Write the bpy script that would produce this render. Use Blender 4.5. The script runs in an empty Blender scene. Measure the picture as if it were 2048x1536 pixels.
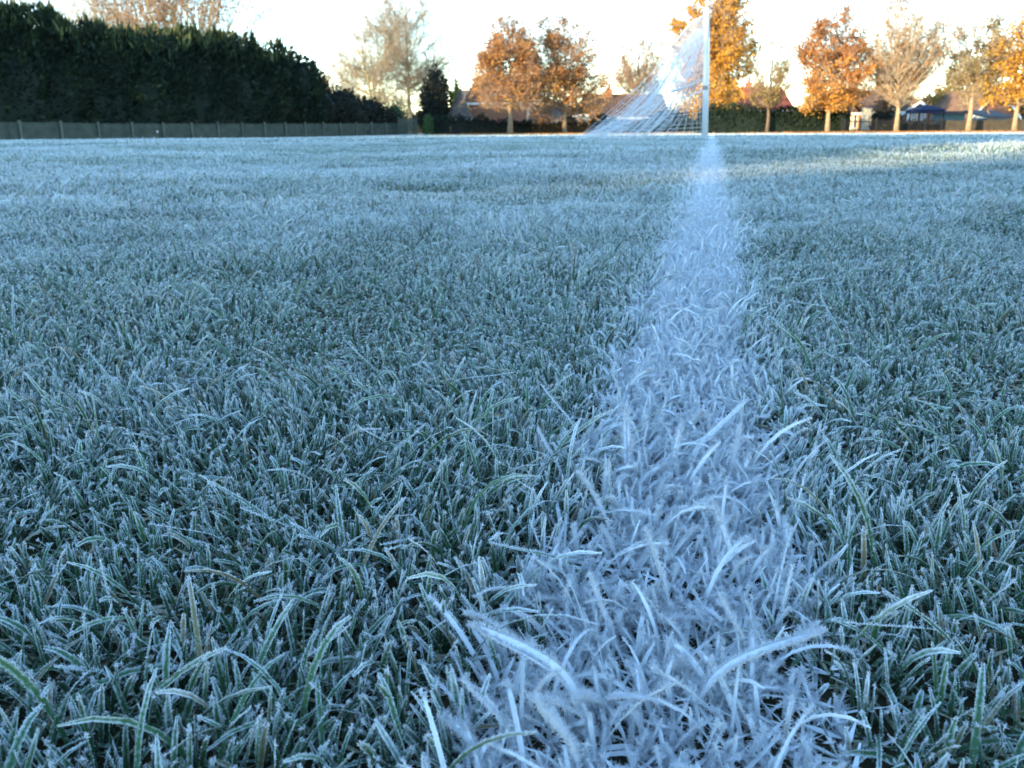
import bpy, math, random
import numpy as np
from mathutils import Vector, Matrix

C = bpy.context.scene.collection
rad = math.radians

# ------------------------------------------------------------------ camera
W0, H0 = 2048.0, 1536.0
EYE = np.array([0.0, 0.0, 0.200])
PITCH, ROLL, FPX = rad(16.66), rad(0.36), 1707.0
cp, sp = math.cos(PITCH), math.sin(PITCH)
cr, sr = math.cos(ROLL), math.sin(ROLL)
FWD = np.array([0, cp, -sp]); _U = np.array([0, sp, cp]); _R = np.array([1.0, 0, 0])
RGT = _R * cr - _U * sr
UPV = _U * cr + _R * sr
cam = bpy.data.cameras.new('camera')
camo = bpy.data.objects.new('camera', cam); C.objects.link(camo)
cam.sensor_width = 36.0
cam.lens = 36.0 * FPX / W0
cam.clip_start, cam.clip_end = 0.01, 3000
camo.matrix_world = Matrix(((RGT[0], UPV[0], -FWD[0], EYE[0]), (RGT[1], UPV[1], -FWD[1], EYE[1]),
                            (RGT[2], UPV[2], -FWD[2], EYE[2]), (0, 0, 0, 1)))
cam.dof.use_dof = True
cam.dof.focus_distance = 0.46
cam.dof.aperture_fstop = cam.lens / 1.15       # a phone lens: pupil of just over a millimetre
bpy.context.scene.camera = camo

# ------------------------------------------------------------------ sky and sun
SUN_AZ, SUN_EL = rad(48.0), rad(9.0)            # light travels this far right of straight ahead
SDIR = np.array([math.sin(SUN_AZ), math.cos(SUN_AZ)])   # horizontal travel direction
world = bpy.data.worlds.new('World'); bpy.context.scene.world = world
world.use_nodes = True
wn = world.node_tree.nodes; wl = world.node_tree.links
wn.clear()
sky = wn.new('ShaderNodeTexSky'); sky.sky_type = 'NISHITA'; sky.sun_disc = False
sky.sun_elevation = SUN_EL; sky.sun_rotation = SUN_AZ + math.pi
sky.air_density = 1.0; sky.dust_density = 0.05; sky.ozone_density = 2.6
bg = wn.new('ShaderNodeBackground'); bg.inputs['Strength'].default_value = 0.15
wo = wn.new('ShaderNodeOutputWorld')
wl.new(sky.outputs[0], bg.inputs[0]); wl.new(bg.outputs[0], wo.inputs[0])
sun = bpy.data.lights.new('sun', 'SUN'); sun.energy = 2.1; sun.angle = rad(0.5); sun.color = (1.0, 0.79, 0.49)
suno = bpy.data.objects.new('sun', sun); C.objects.link(suno)
sd = Vector((SDIR[0] * math.cos(SUN_EL), SDIR[1] * math.cos(SUN_EL), -math.sin(SUN_EL)))
suno.rotation_euler = sd.to_track_quat('-Z', 'Y').to_euler()
vs = bpy.context.scene.view_settings
vs.view_transform = 'Standard'; vs.look = 'None'; vs.exposure = 2.56; vs.gamma = 1.0; vs.use_curve_mapping = False

# ------------------------------------------------------------------ helpers
def P(px, py, Y):
    """the point at distance Y (world y) that the photograph shows at pixel px, py"""
    d = FWD + RGT * ((px - 1024) / FPX) + UPV * ((768 - py) / FPX)
    return EYE + d * (Y / d[1])

def _hash(ix, iy, seed):
    h = (ix.astype(np.int64) * 374761393 + iy.astype(np.int64) * 668265263 + seed * 974634777) & 0xffffffff
    h = ((h ^ (h >> 13)) * 1274126177) & 0xffffffff
    h = h ^ (h >> 16)
    return (h & 0xffff) / 65535.0

def vnoise(x, y, seed=0):
    x = np.asarray(x, float); y = np.asarray(y, float)
    ix, iy = np.floor(x), np.floor(y)
    fx, fy = x - ix, y - iy
    fx = fx * fx * (3 - 2 * fx); fy = fy * fy * (3 - 2 * fy)
    a = _hash(ix, iy, seed); b = _hash(ix + 1, iy, seed); c = _hash(ix, iy + 1, seed); d = _hash(ix + 1, iy + 1, seed)
    return (a * (1 - fx) + b * fx) * (1 - fy) + (c * (1 - fx) + d * fx) * fy

def sstep(a, b, x):
    t = np.clip((np.asarray(x, float) - a) / (b - a), 0, 1)
    return t * t * (3 - 2 * t)

def ground(x, y):
    x = np.asarray(x, float); y = np.asarray(y, float)
    r = np.hypot(x, y)
    z = 0.016 * (vnoise(x / .30, y / .30, 3) - .5) * sstep(.15, .6, r)
    z = z + 0.05 * (vnoise(x / 1.5 + 4, y / 1.5, 5) - .5) * sstep(.7, 3, r) * (1 - sstep(16, 30, r))
    z = z + 0.045 * np.exp(-((y - 5.6 - .25 * (x - 2)) / .9) ** 2) * sstep(-.6, 1.5, x) * (1 - .3 * vnoise(x / .8, y / .8, 9))
    z = z - 0.22 * sstep(13, 55, y) - 0.16 * sstep(4, 24, -x) * sstep(20, 45, y)
    return z

def gz(x, y):
    return float(ground(x, y))

class MB:
    """collects shapes into one mesh"""
    def __init__(s): s.v = []; s.f = []; s.m = []
    def add(s, vs, fs, m=0):
        n = len(s.v); s.v += [tuple(v) for v in vs]; s.f += [tuple(i + n for i in f) for f in fs]; s.m += [m] * len(fs)
    def box(s, x0, x1, y0, y1, z0, z1, m=0):
        s.add([(x0,y0,z0),(x1,y0,z0),(x1,y1,z0),(x0,y1,z0),(x0,y0,z1),(x1,y0,z1),(x1,y1,z1),(x0,y1,z1)],
              [(0,3,2,1),(4,5,6,7),(0,1,5,4),(1,2,6,5),(2,3,7,6),(3,0,4,7)], m)
    def tube(s, pts, rs, n=6, m=0, cap=True):
        pts = [np.asarray(p, float) for p in pts]
        k = len(pts); vv = []
        if not hasattr(rs, '__len__'): rs = [rs] * k
        ref = None
        for i in range(k):
            t = pts[min(i + 1, k - 1)] - pts[max(i - 1, 0)]
            t = t / (np.linalg.norm(t) + 1e-9)
            if ref is None:
                ref = np.cross(t, (0, 1, 0.1) if abs(t[1]) < .9 else (1, 0, 0))
            a = ref - t * ref.dot(t); a /= (np.linalg.norm(a) + 1e-9); ref = a
            b = np.cross(t, a)
            for j in range(n):
                q = 2 * math.pi * j / n
                vv.append(pts[i] + (a * math.cos(q) + b * math.sin(q)) * rs[i])
        ff = [(i*n+j, i*n+(j+1) % n, (i+1)*n+(j+1) % n, (i+1)*n+j) for i in range(k-1) for j in range(n)]
        if cap and n > 3: ff += [tuple(range(n-1, -1, -1)), tuple((k-1)*n + j for j in range(n))]
        s.add(vv, ff, m)
    def build(s, name, mats, parent=None, smooth=False, loc=None):
        me = bpy.data.meshes.new(name)
        v = np.array(s.v)
        if loc is not None: v = v - np.array(loc)
        me.from_pydata(v.tolist(), [], s.f)
        for m in (mats if isinstance(mats, (list, tuple)) else [mats]): me.materials.append(m)
        me.polygons.foreach_set('material_index', s.m)
        if smooth: me.polygons.foreach_set('use_smooth', [True] * len(s.f))
        me.update()
        o = bpy.data.objects.new(name, me); C.objects.link(o)
        if parent is not None: o.parent = parent
        elif loc is not None: o.location = loc
        return o

def mesh_np(name, V, tris=None, quads=None, mats=(), attrs=None, mt=None, mq=None, parent=None, loc=None, smooth=False):
    """one mesh object from arrays"""
    V = np.asarray(V, np.float32).reshape(-1, 3)
    if loc is not None: V = V - np.asarray(loc, np.float32)
    nt = 0 if tris is None else len(tris); nq = 0 if quads is None else len(quads)
    me = bpy.data.meshes.new(name)
    me.vertices.add(len(V)); me.vertices.foreach_set('co', V.ravel())
    li = np.concatenate(([tris.ravel()] if nt else []) + ([quads.ravel()] if nq else [])).astype(np.int32)
    ls = np.concatenate(([np.arange(nt) * 3] if nt else []) + ([nt * 3 + np.arange(nq) * 4] if nq else [])).astype(np.int32)
    me.loops.add(len(li)); me.loops.foreach_set('vertex_index', li)
    me.polygons.add(len(ls)); me.polygons.foreach_set('loop_start', ls)
    for m in mats: me.materials.append(m)
    if mt is not None or mq is not None:
        mi = np.concatenate(([np.zeros(nt, np.int32) if mt is None else np.broadcast_to(mt, nt)] if nt else []) +
                            ([np.zeros(nq, np.int32) if mq is None else np.broadcast_to(mq, nq)] if nq else [])).astype(np.int32)
        me.polygons.foreach_set('material_index', mi)
    if smooth: me.polygons.foreach_set('use_smooth', np.ones(len(ls), bool))
    for k, a in (attrs or {}).items():
        at = me.attributes.new(k, 'FLOAT', 'POINT'); at.data.foreach_set('value', np.asarray(a, np.float32).ravel())
    me.update(calc_edges=True)
    o = bpy.data.objects.new(name, me); C.objects.link(o)
    if parent is not None: o.parent = parent
    elif loc is not None: o.location = loc
    return o

def tag(o, label=None, cat=None, group=None, kind=None):
    if label: o['label'] = label
    if cat: o['category'] = cat
    if group: o['group'] = group
    if kind: o['kind'] = kind
    return o

def empty(name, loc, label, cat, group=None):
    o = bpy.data.objects.new(name, None); C.objects.link(o); o.location = tuple(float(q) for q in loc)
    o.empty_display_size = .2
    return tag(o, label, cat, group)

# ------------------------------------------------------------------ materials
def mat(name, col, rough=.8, noise=0, scale=5.0, spec=.3, metal=0):
    m = bpy.data.materials.new(name); m.use_nodes = True
    nt = m.node_tree; b = nt.nodes['Principled BSDF']
    b.inputs['Roughness'].default_value = rough; b.inputs['Metallic'].default_value = metal
    b.inputs['Specular IOR Level'].default_value = spec
    if noise:
        tc = nt.nodes.new('ShaderNodeTexCoord'); n = nt.nodes.new('ShaderNodeTexNoise')
        n.inputs['Scale'].default_value = scale; n.inputs['Detail'].default_value = 6
        r = nt.nodes.new('ShaderNodeValToRGB')
        r.color_ramp.elements[0].position = .3; r.color_ramp.elements[1].position = .7
        r.color_ramp.elements[0].color = (*[c * (1 - noise) for c in col], 1)
        r.color_ramp.elements[1].color = (*[min(1, c * (1 + noise)) for c in col], 1)
        nt.links.new(tc.outputs['Object'], n.inputs['Vector']); nt.links.new(n.outputs['Fac'], r.inputs['Fac'])
        nt.links.new(r.outputs[0], b.inputs['Base Color'])
        bm = nt.nodes.new('ShaderNodeBump'); bm.inputs['Strength'].default_value = .25
        nt.links.new(n.outputs['Fac'], bm.inputs['Height']); nt.links.new(bm.outputs[0], b.inputs['Normal'])
    else:
        b.inputs['Base Color'].default_value = (*col, 1)
    return m

def leafmat(name, stops, transl=.3):
    """leaf colours picked per leaf from a ramp by the attribute rnd"""
    m = bpy.data.materials.new(name); m.use_nodes = True
    nt = m.node_tree; b = nt.nodes['Principled BSDF']; out = nt.nodes['Material Output']
    at = nt.nodes.new('ShaderNodeAttribute'); at.attribute_name = 'rnd'
    r = nt.nodes.new('ShaderNodeValToRGB')
    e = r.color_ramp.elements
    while len(e) < len(stops): e.new(.5)
    for i, (p, c) in enumerate(stops): e[i].position = p; e[i].color = (*c, 1)
    nt.links.new(at.outputs['Fac'], r.inputs['Fac']); nt.links.new(r.outputs[0], b.inputs['Base Color'])
    b.inputs['Roughness'].default_value = .7; b.inputs['Specular IOR Level'].default_value = .25
    tr = nt.nodes.new('ShaderNodeBsdfTranslucent'); nt.links.new(r.outputs[0], tr.inputs['Color'])
    mx = nt.nodes.new('ShaderNodeMixShader'); mx.inputs[0].default_value = transl
    nt.links.new(b.outputs[0], mx.inputs[1]); nt.links.new(tr.outputs[0], mx.inputs[2]); nt.links.new(mx.outputs[0], out.inputs[0])
    return m

def brickmat(name, c1, c2, mortar, scale=1.0):
    m = bpy.data.materials.new(name); m.use_nodes = True
    nt = m.node_tree; b = nt.nodes['Principled BSDF']; b.inputs['Roughness'].default_value = .9
    tc = nt.nodes.new('ShaderNodeTexCoord'); sx = nt.nodes.new('ShaderNodeSeparateXYZ'); cx = nt.nodes.new('ShaderNodeCombineXYZ')
    ad = nt.nodes.new('ShaderNodeMath'); ad.operation = 'ADD'
    nt.links.new(tc.outputs['Object'], sx.inputs[0]); nt.links.new(sx.outputs[0], ad.inputs[0]); nt.links.new(sx.outputs[1], ad.inputs[1])
    nt.links.new(ad.outputs[0], cx.inputs[0]); nt.links.new(sx.outputs[2], cx.inputs[1])
    k = nt.nodes.new('ShaderNodeTexBrick'); k.inputs['Scale'].default_value = scale
    k.inputs['Brick Width'].default_value = .225; k.inputs['Row Height'].default_value = .075; k.inputs['Mortar Size'].default_value = .01
    k.inputs['Color1'].default_value = (*c1, 1); k.inputs['Color2'].default_value = (*c2, 1); k.inputs['Mortar'].default_value = (*mortar, 1)
    nt.links.new(cx.outputs[0], k.inputs['Vector'])
    n = nt.nodes.new('ShaderNodeTexNoise'); n.inputs['Scale'].default_value = .9; n.inputs['Detail'].default_value = 5
    nt.links.new(tc.outputs['Object'], n.inputs['Vector'])
    mx = nt.nodes.new('ShaderNodeMix'); mx.data_type = 'RGBA'; mx.blend_type = 'MULTIPLY'; mx.inputs[0].default_value = .5
    nt.links.new(k.outputs['Color'], mx.inputs[6]); nt.links.new(n.outputs['Color'], mx.inputs[7])
    nt.links.new(mx.outputs[2], b.inputs['Base Color'])
    return m

def tilemat(name, col, col2):
    """weathered clay pantiles: colour varies tile by tile; the ribs themselves are modelled"""
    m = bpy.data.materials.new(name); m.use_nodes = True
    nt = m.node_tree; b = nt.nodes['Principled BSDF']; b.inputs['Roughness'].default_value = .85
    tc = nt.nodes.new('ShaderNodeTexCoord')
    v = nt.nodes.new('ShaderNodeTexVoronoi'); v.inputs['Scale'].default_value = 3.2
    n = nt.nodes.new('ShaderNodeTexNoise'); n.inputs['Scale'].default_value = .8; n.inputs['Detail'].default_value = 6
    nt.links.new(tc.outputs['Object'], v.inputs['Vector']); nt.links.new(tc.outputs['Object'], n.inputs['Vector'])
    sx = nt.nodes.new('ShaderNodeSeparateColor'); nt.links.new(v.outputs['Color'], sx.inputs[0])
    ad = nt.nodes.new('ShaderNodeMath'); ad.operation = 'MULTIPLY_ADD'; ad.inputs[1].default_value = .4
    nt.links.new(sx.outputs[0], ad.inputs[0]); nt.links.new(n.outputs['Fac'], ad.inputs[2])
    r = nt.nodes.new('ShaderNodeValToRGB'); r.color_ramp.elements[0].position = .4; r.color_ramp.elements[1].position = .95
    r.color_ramp.elements[0].color = (*col, 1); r.color_ramp.elements[1].color = (*col2, 1)
    nt.links.new(ad.outputs[0], r.inputs[0]); nt.links.new(r.outputs[0], b.inputs['Base Color'])
    return m

def frostgrassmat(name, stops, frost_gain):
    m = bpy.data.materials.new(name); m.use_nodes = True
    nt = m.node_tree; b = nt.nodes['Principled BSDF']
    b.inputs['Roughness'].default_value = .55; b.inputs['Specular IOR Level'].default_value = .35
    at = nt.nodes.new('ShaderNodeAttribute'); at.attribute_name = 'rnd'
    fr = nt.nodes.new('ShaderNodeAttribute'); fr.attribute_name = 'frost'
    r = nt.nodes.new('ShaderNodeValToRGB'); e = r.color_ramp.elements
    while len(e) < len(stops): e.new(.5)
    for i, (p, c) in enumerate(stops): e[i].position = p; e[i].color = (*c, 1)
    nt.links.new(at.outputs['Fac'], r.inputs['Fac'])
    tc = nt.nodes.new('ShaderNodeTexCoord'); n = nt.nodes.new('ShaderNodeTexNoise')
    n.inputs['Scale'].default_value = 700; n.inputs['Detail'].default_value = 2
    nt.links.new(tc.outputs['Object'], n.inputs['Vector'])
    mm = nt.nodes.new('ShaderNodeMath'); mm.operation = 'MULTIPLY_ADD'      # noise*1.1 - .55 + frost*gain
    mm.inputs[1].default_value = .9; mm.inputs[2].default_value = -.45
    nt.links.new(n.outputs['Fac'], mm.inputs[0])
    m2 = nt.nodes.new('ShaderNodeMath'); m2.operation = 'MULTIPLY_ADD'; m2.inputs[1].default_value = frost_gain; m2.use_clamp = True
    nt.links.new(fr.outputs['Fac'], m2.inputs[0]); nt.links.new(mm.outputs[0], m2.inputs[2])
    mx = nt.nodes.new('ShaderNodeMix'); mx.data_type = 'RGBA'
    nt.links.new(m2.outputs[0], mx.inputs[0]); nt.links.new(r.outputs[0], mx.inputs[6]); mx.inputs[7].default_value = (.78, .84, .88, 1)
    nt.links.new(mx.outputs[2], b.inputs['Base Color'])
    return m

M = {}
M['grass'] = frostgrassmat('frosted_blades', [(0, (.024, .075, .028)), (.45, (.040, .118, .038)), (.80, (.070, .150, .045)), (.90, (.16, .15, .06)), (1, (.26, .19, .09))], .95)
M['line'] = frostgrassmat('painted_blades', [(0, (.58, .61, .61)), (.5, (.70, .73, .73)), (.85, (.78, .80, .80)), (.94, (.46, .38, .30)), (1, (.50, .40, .30))], 1.0)
m = bpy.data.materials.new('frost_crystals'); m.use_nodes = True
nt = m.node_tree; b = nt.nodes['Principled BSDF']; b.inputs['Base Color'].default_value = (.92, .95, .97, 1); b.inputs['Roughness'].default_value = .45
tr = nt.nodes.new('ShaderNodeBsdfTranslucent'); tr.inputs[0].default_value = (.94, .96, .98, 1)
mx = nt.nodes.new('ShaderNodeMixShader'); mx.inputs[0].default_value = .5
nt.links.new(b.outputs[0], mx.inputs[1]); nt.links.new(tr.outputs[0], mx.inputs[2]); nt.links.new(mx.outputs[0], nt.nodes['Material Output'].inputs[0])
M['crystal'] = m

def groundmat():
    m = bpy.data.materials.new('turf'); m.use_nodes = True
    nt = m.node_tree; b = nt.nodes['Principled BSDF']; b.inputs['Roughness'].default_value = .95; b.inputs['Specular IOR Level'].default_value = .1
    at = nt.nodes.new('ShaderNodeAttribute'); at.attribute_name = 'frost'
    tc = nt.nodes.new('ShaderNodeTexCoord')
    n = nt.nodes.new('ShaderNodeTexNoise'); n.inputs['Scale'].default_value = 2.5; n.inputs['Detail'].default_value = 8; n.inputs['Roughness'].default_value = .7
    nt.links.new(tc.outputs['Object'], n.inputs['Vector'])
    r1 = nt.nodes.new('ShaderNodeValToRGB'); r1.color_ramp.elements[0].color = (.022, .024, .012, 1); r1.color_ramp.elements[1].color = (.075, .060, .032, 1)
    r2 = nt.nodes.new('ShaderNodeValToRGB'); r2.color_ramp.elements[0].color = (.22, .29, .27, 1); r2.color_ramp.elements[1].color = (.55, .61, .61, 1)
    r2.color_ramp.elements[0].position = .3; r2.color_ramp.elements[1].position = .75
    nt.links.new(n.outputs['Fac'], r1.inputs[0]); nt.links.new(n.outputs['Fac'], r2.inputs[0])
    mx = nt.nodes.new('ShaderNodeMix'); mx.data_type = 'RGBA'
    nt.links.new(at.outputs['Fac'], mx.inputs[0]); nt.links.new(r1.outputs[0], mx.inputs[6]); nt.links.new(r2.outputs[0], mx.inputs[7])
    nt.links.new(mx.outputs[2], b.inputs['Base Color'])
    return m
M['turf'] = groundmat()

M['white_paint'] = mat('white_painted_steel', (.62, .63, .62), .4, .05, 3)
M['net'] = mat('frosted_netting', (.80, .82, .85), .8)
M['brick'] = brickmat('red_brick', (.38, .095, .035), (.46, .135, .05), (.40, .28, .20))
M['brick_pale'] = brickmat('pale_brick', (.40, .17, .085), (.46, .21, .11), (.42, .32, .23))
M['cream'] = mat('cream_render', (.74, .66, .48), .9, .07, 1.5)
M['white_wood'] = mat('white_gloss_wood', (.80, .77, .70), .45, .04, 2)
M['glass'] = mat('window_glass', (.03, .035, .04), .08, spec=.6)
M['tile_brown'] = tilemat('brown_tiles', (.10, .055, .035), (.19, .115, .07))
M['tile_red'] = tilemat('red_tiles', (.34, .06, .028), (.46, .105, .05))
M['tile_grey'] = tilemat('grey_tiles', (.10, .075, .058), (.18, .14, .11))
M['tile_rust'] = tilemat('rust_tiles', (.15, .065, .03), (.25, .12, .055))
M['fence_wood'] = mat('weathered_fence_wood', (.076, .088, .066), .9, .25, 2.5)
M['fence_post'] = mat('pale_fence_posts', (.105, .12, .09), .9, .25, 2.5)
M['fence_dark'] = mat('dark_fence_wood', (.07, .06, .045), .9, .3, 3)
M['iron'] = mat('black_iron', (.02, .02, .022), .5)
M['bark'] = mat('bark_tan', (.36, .25, .15), .95, .3, 4)
M['bark_pale'] = mat('bark_pale', (.42, .36, .20), .95, .3, 2)
M['bark_dark'] = mat('bark_brown', (.16, .11, .075), .95, .3, 4)
M['twig'] = mat('twigs', (.34, .24, .17), .9)
M['twig_pink'] = mat('olive_twigs', (.33, .26, .17), .9)
M['twig_pale'] = mat('pale_twigs', (.46, .36, .25), .9)
M['blue_canvas'] = mat('blue_canvas', (.02, .028, .075), .8, .15, 2)
M['shed_green'] = mat('green_painted_boards', (.10, .17, .16), .7, .1, 3)
M['felt'] = mat('frosted_roof_felt', (.10, .085, .08), .9, .1, 3)
M['concrete'] = mat('grey_concrete', (.28, .26, .25), .9, .15, 2)
M['conifer'] = leafmat('conifer_sprays', [(0, (.008, .016, .010)), (.6, (.016, .030, .015)), (.86, (.034, .054, .020)), (1, (.17, .18, .055))], .12)  # bright last stop holds the sunlit colour of the hedge tips
M['dark_shrub'] = leafmat('dark_shrub_leaves', [(0, (.012, .016, .011)), (.6, (.026, .029, .017)), (.85, (.055, .040, .024)), (1, (.08, .065, .03))], .15)
M['brown_shrub'] = leafmat('brown_shrub_leaves', [(0, (.07, .045, .025)), (.5, (.13, .085, .04)), (.8, (.20, .14, .055)), (1, (.24, .22, .08))], .2)
M['green_shrub'] = leafmat('green_shrub_leaves', [(0, (.04, .075, .025)), (.6, (.075, .13, .04)), (1, (.15, .20, .06))], .2)
M['lime'] = leafmat('lime_conifer_sprays', [(0, (.12, .16, .03)), (.6, (.22, .27, .05)), (1, (.30, .30, .08))], .2)
M['leaf_orange'] = leafmat('orange_leaves', [(0, (.20, .085, .03)), (.35, (.42, .17, .05)), (.7, (.56, .25, .055)), (1, (.66, .36, .06))])
M['leaf_gold'] = leafmat('golden_leaves', [(0, (.30, .15, .03)), (.35, (.55, .27, .04)), (.7, (.68, .36, .035)), (1, (.74, .45, .06))])
M['leaf_rust'] = leafmat('rust_leaves', [(0, (.16, .075, .03)), (.4, (.40, .175, .05)), (.75, (.52, .245, .055)), (1, (.66, .38, .05))])
M['leaf_tan'] = leafmat('tan_leaves', [(0, (.20, .11, .05)), (.5, (.38, .21, .075)), (1, (.52, .33, .10))])
M['leaf_olive'] = leafmat('olive_leaves', [(0, (.14, .11, .035)), (.5, (.27, .20, .06)), (1, (.42, .29, .08))])

# ------------------------------------------------------------------ the ground: one sheet to the horizon
LA = rad(12.8)                                         # the pitch line runs this far right of straight ahead
LDIR = np.array([math.sin(LA), math.cos(LA)]); LPER = np.array([LDIR[1], -LDIR[0]])
L0 = np.array([0.049, 0.249])
def line_q(x, y):
    """signed distance from the middle of the pitch line"""
    return (np.asarray(x) - L0[0]) * LPER[0] + (np.asarray(y) - L0[1]) * LPER[1]
rr = np.concatenate([[0.0], np.geomspace(.05, 30, 150), np.geomspace(31.5, 2500, 46)])
na = 300
aa = np.linspace(0, 2 * math.pi, na, endpoint=False)
GX = rr[:, None] * np.sin(aa)[None]; GY = rr[:, None] * np.cos(aa)[None]
GZ = ground(GX, GY)
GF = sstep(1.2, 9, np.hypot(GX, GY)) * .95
ii, jj = np.meshgrid(np.arange(len(rr) - 1), np.arange(na), indexing='ij')
q = np.stack([ii * na + jj, (ii + 1) * na + jj, (ii + 1) * na + (jj + 1) % na, ii * na + (jj + 1) % na], -1).reshape(-1, 4)[:, ::-1]
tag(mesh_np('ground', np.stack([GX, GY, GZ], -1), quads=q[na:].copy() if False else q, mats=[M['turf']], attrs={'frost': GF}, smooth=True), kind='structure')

# ------------------------------------------------------------------ frosted grass
def blades(base, phi, lean, bend, L, Wd, S, cols, twist, pw=1.4, tipp=7):
    """blade surfaces, (n, S+1, cols, 3), with their tip fraction and side vectors"""
    n = len(base); s = np.linspace(0, 1, S + 1)
    th = lean[:, None] + bend[:, None] * s[None] ** pw
    ds = (L / S)[:, None]
    h = np.cumsum(np.sin((th[:, 1:] + th[:, :-1]) / 2) * ds, 1); v = np.cumsum(np.cos((th[:, 1:] + th[:, :-1]) / 2) * ds, 1)
    h = np.concatenate([np.zeros((n, 1)), h], 1); v = np.concatenate([np.zeros((n, 1)), v], 1)
    c, sn = np.cos(phi)[:, None], np.sin(phi)[:, None]
    P0 = np.stack([base[:, 0:1] + h * c, base[:, 1:2] + h * sn, base[:, 2:3] + np.maximum(v, -.004)], -1)
    T = np.stack([np.sin(th) * c, np.sin(th) * sn, np.cos(th)], -1)
    sd = np.stack([-sn + 0 * th, c + 0 * th, 0 * th], -1)
    nr = np.cross(T, sd)
    tw = (twist[:, None] * (0.3 + s[None]))[..., None]
    side = sd * np.cos(tw) + nr * np.sin(tw); nrm = np.cross(T, side)
    w = (Wd[:, None] * .5 * (np.clip(.55 + 1.6 * s, 0, 1) * np.sqrt(np.clip(1 - s ** tipp * .90, 0, 1)))[None])[..., None]
    if cols == 3:
        V = np.stack([P0 - side * w, P0 - nrm * w * .42, P0 + side * w], 2)
    else:
        V = np.stack([P0 - side * w, P0 + side * w], 2)
    return V, s, side

def blade_faces(n, S, cols):
    k = np.arange(n)[:, None, None] * ((S + 1) * cols)
    i = np.arange(S)[None, :, None] * cols; j = np.arange(cols - 1)[None, None]
    a = k + i + j
    return np.stack([a, a + 1, a + cols + 1, a + cols], -1).reshape(-1, 4)

def spikes(p, d, r, rng):
    """one small three-sided crystal at each p, pointing along d"""
    n = len(p)
    a = np.cross(d, rng.normal(size=(n, 3))); a /= np.linalg.norm(a, axis=1, keepdims=True) + 1e-12
    dn = d / (np.linalg.norm(d, axis=1, keepdims=True) + 1e-12); b = np.cross(dn, a)
    r = r[:, None]
    V = np.stack([p + a * r, p + (-.5 * a + .87 * b) * r, p + (-.5 * a - .87 * b) * r, p + d], 1)
    o = np.arange(n)[:, None] * 4
    F = np.stack([o + np.array([[0, 1, 3]]), o + np.array([[1, 2, 3]]), o + np.array([[2, 0, 3]])], 1).reshape(-1, 3)
    return V.reshape(-1, 3), F

class Sward:
    """gathers blades and crystals for one mesh"""
    def __init__(s): s.V = []; s.Q = []; s.T = []; s.fr = []; s.rn = []; s.n = 0
    def blades(s, V, S, cols, sv, rnd, frost, tipfrost, under=0.0):
        n = len(V)
        s.Q.append(blade_faces(n, S, cols) + s.n)
        f = np.zeros((n, S + 1, cols)) + frost[:, None, None]
        if cols == 3: f[:, :, 1] -= .38; f[:, :, 0] += .34; f[:, :, 2] += .34
        f += (tipfrost[:, None] * sv[None] ** 3)[..., None]
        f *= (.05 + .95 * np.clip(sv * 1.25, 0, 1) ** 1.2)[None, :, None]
        s.fr.append(f.ravel()); s.rn.append(np.repeat(rnd, (S + 1) * cols))
        s.V.append(V.reshape(-1, 3)); s.n += n * (S + 1) * cols
    def crystals(s, V, F):
        s.V.append(V); s.T.append(F + s.n); s.n += len(V)
        s.fr.append(np.ones(len(V))); s.rn.append(np.zeros(len(V)))
    def build(s, name, mb, **kw):
        return mesh_np(name, np.concatenate(s.V), np.concatenate(s.T) if s.T else None, np.concatenate(s.Q), [mb, M['crystal']],
                       {'frost': np.concatenate(s.fr), 'rnd': np.concatenate(s.rn)}, mt=1, mq=0)

def on_blades(V, S, cols, bi, t, ci):
    """points on blade bi at fraction t on column ci, and the outward direction there"""
    x = np.clip(t, 0, .999) * S; i = x.astype(int); f = (x - i)[:, None]
    p = V[bi, i, ci] * (1 - f) + V[bi, i + 1, ci] * f
    mid = V[bi, i, cols // 2] * (1 - f) + V[bi, i + 1, cols // 2] * f if cols == 3 else (V[bi, i, 0] + V[bi, i, 1]) * .5
    o = p - mid; o /= np.linalg.norm(o, axis=1, keepdims=True) + 1e-9
    return p, o

rng = np.random.default_rng(11)
def sector(r0, r1, half, dens):
    n = int(half * (r1 * r1 - r0 * r0) * dens)
    r = np.sqrt(rng.uniform(r0 * r0, r1 * r1, n)); a = rng.uniform(-half, half, n)
    return r * np.sin(a), r * np.cos(a), r

def edge_w(x, y):
    """half width of the line with its ragged edges"""
    return .055 + .040 * (vnoise(x / .05, y / .05, 21) - .5) + .020 * (vnoise(x / .3, y / .3, 22) - .5)

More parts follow.
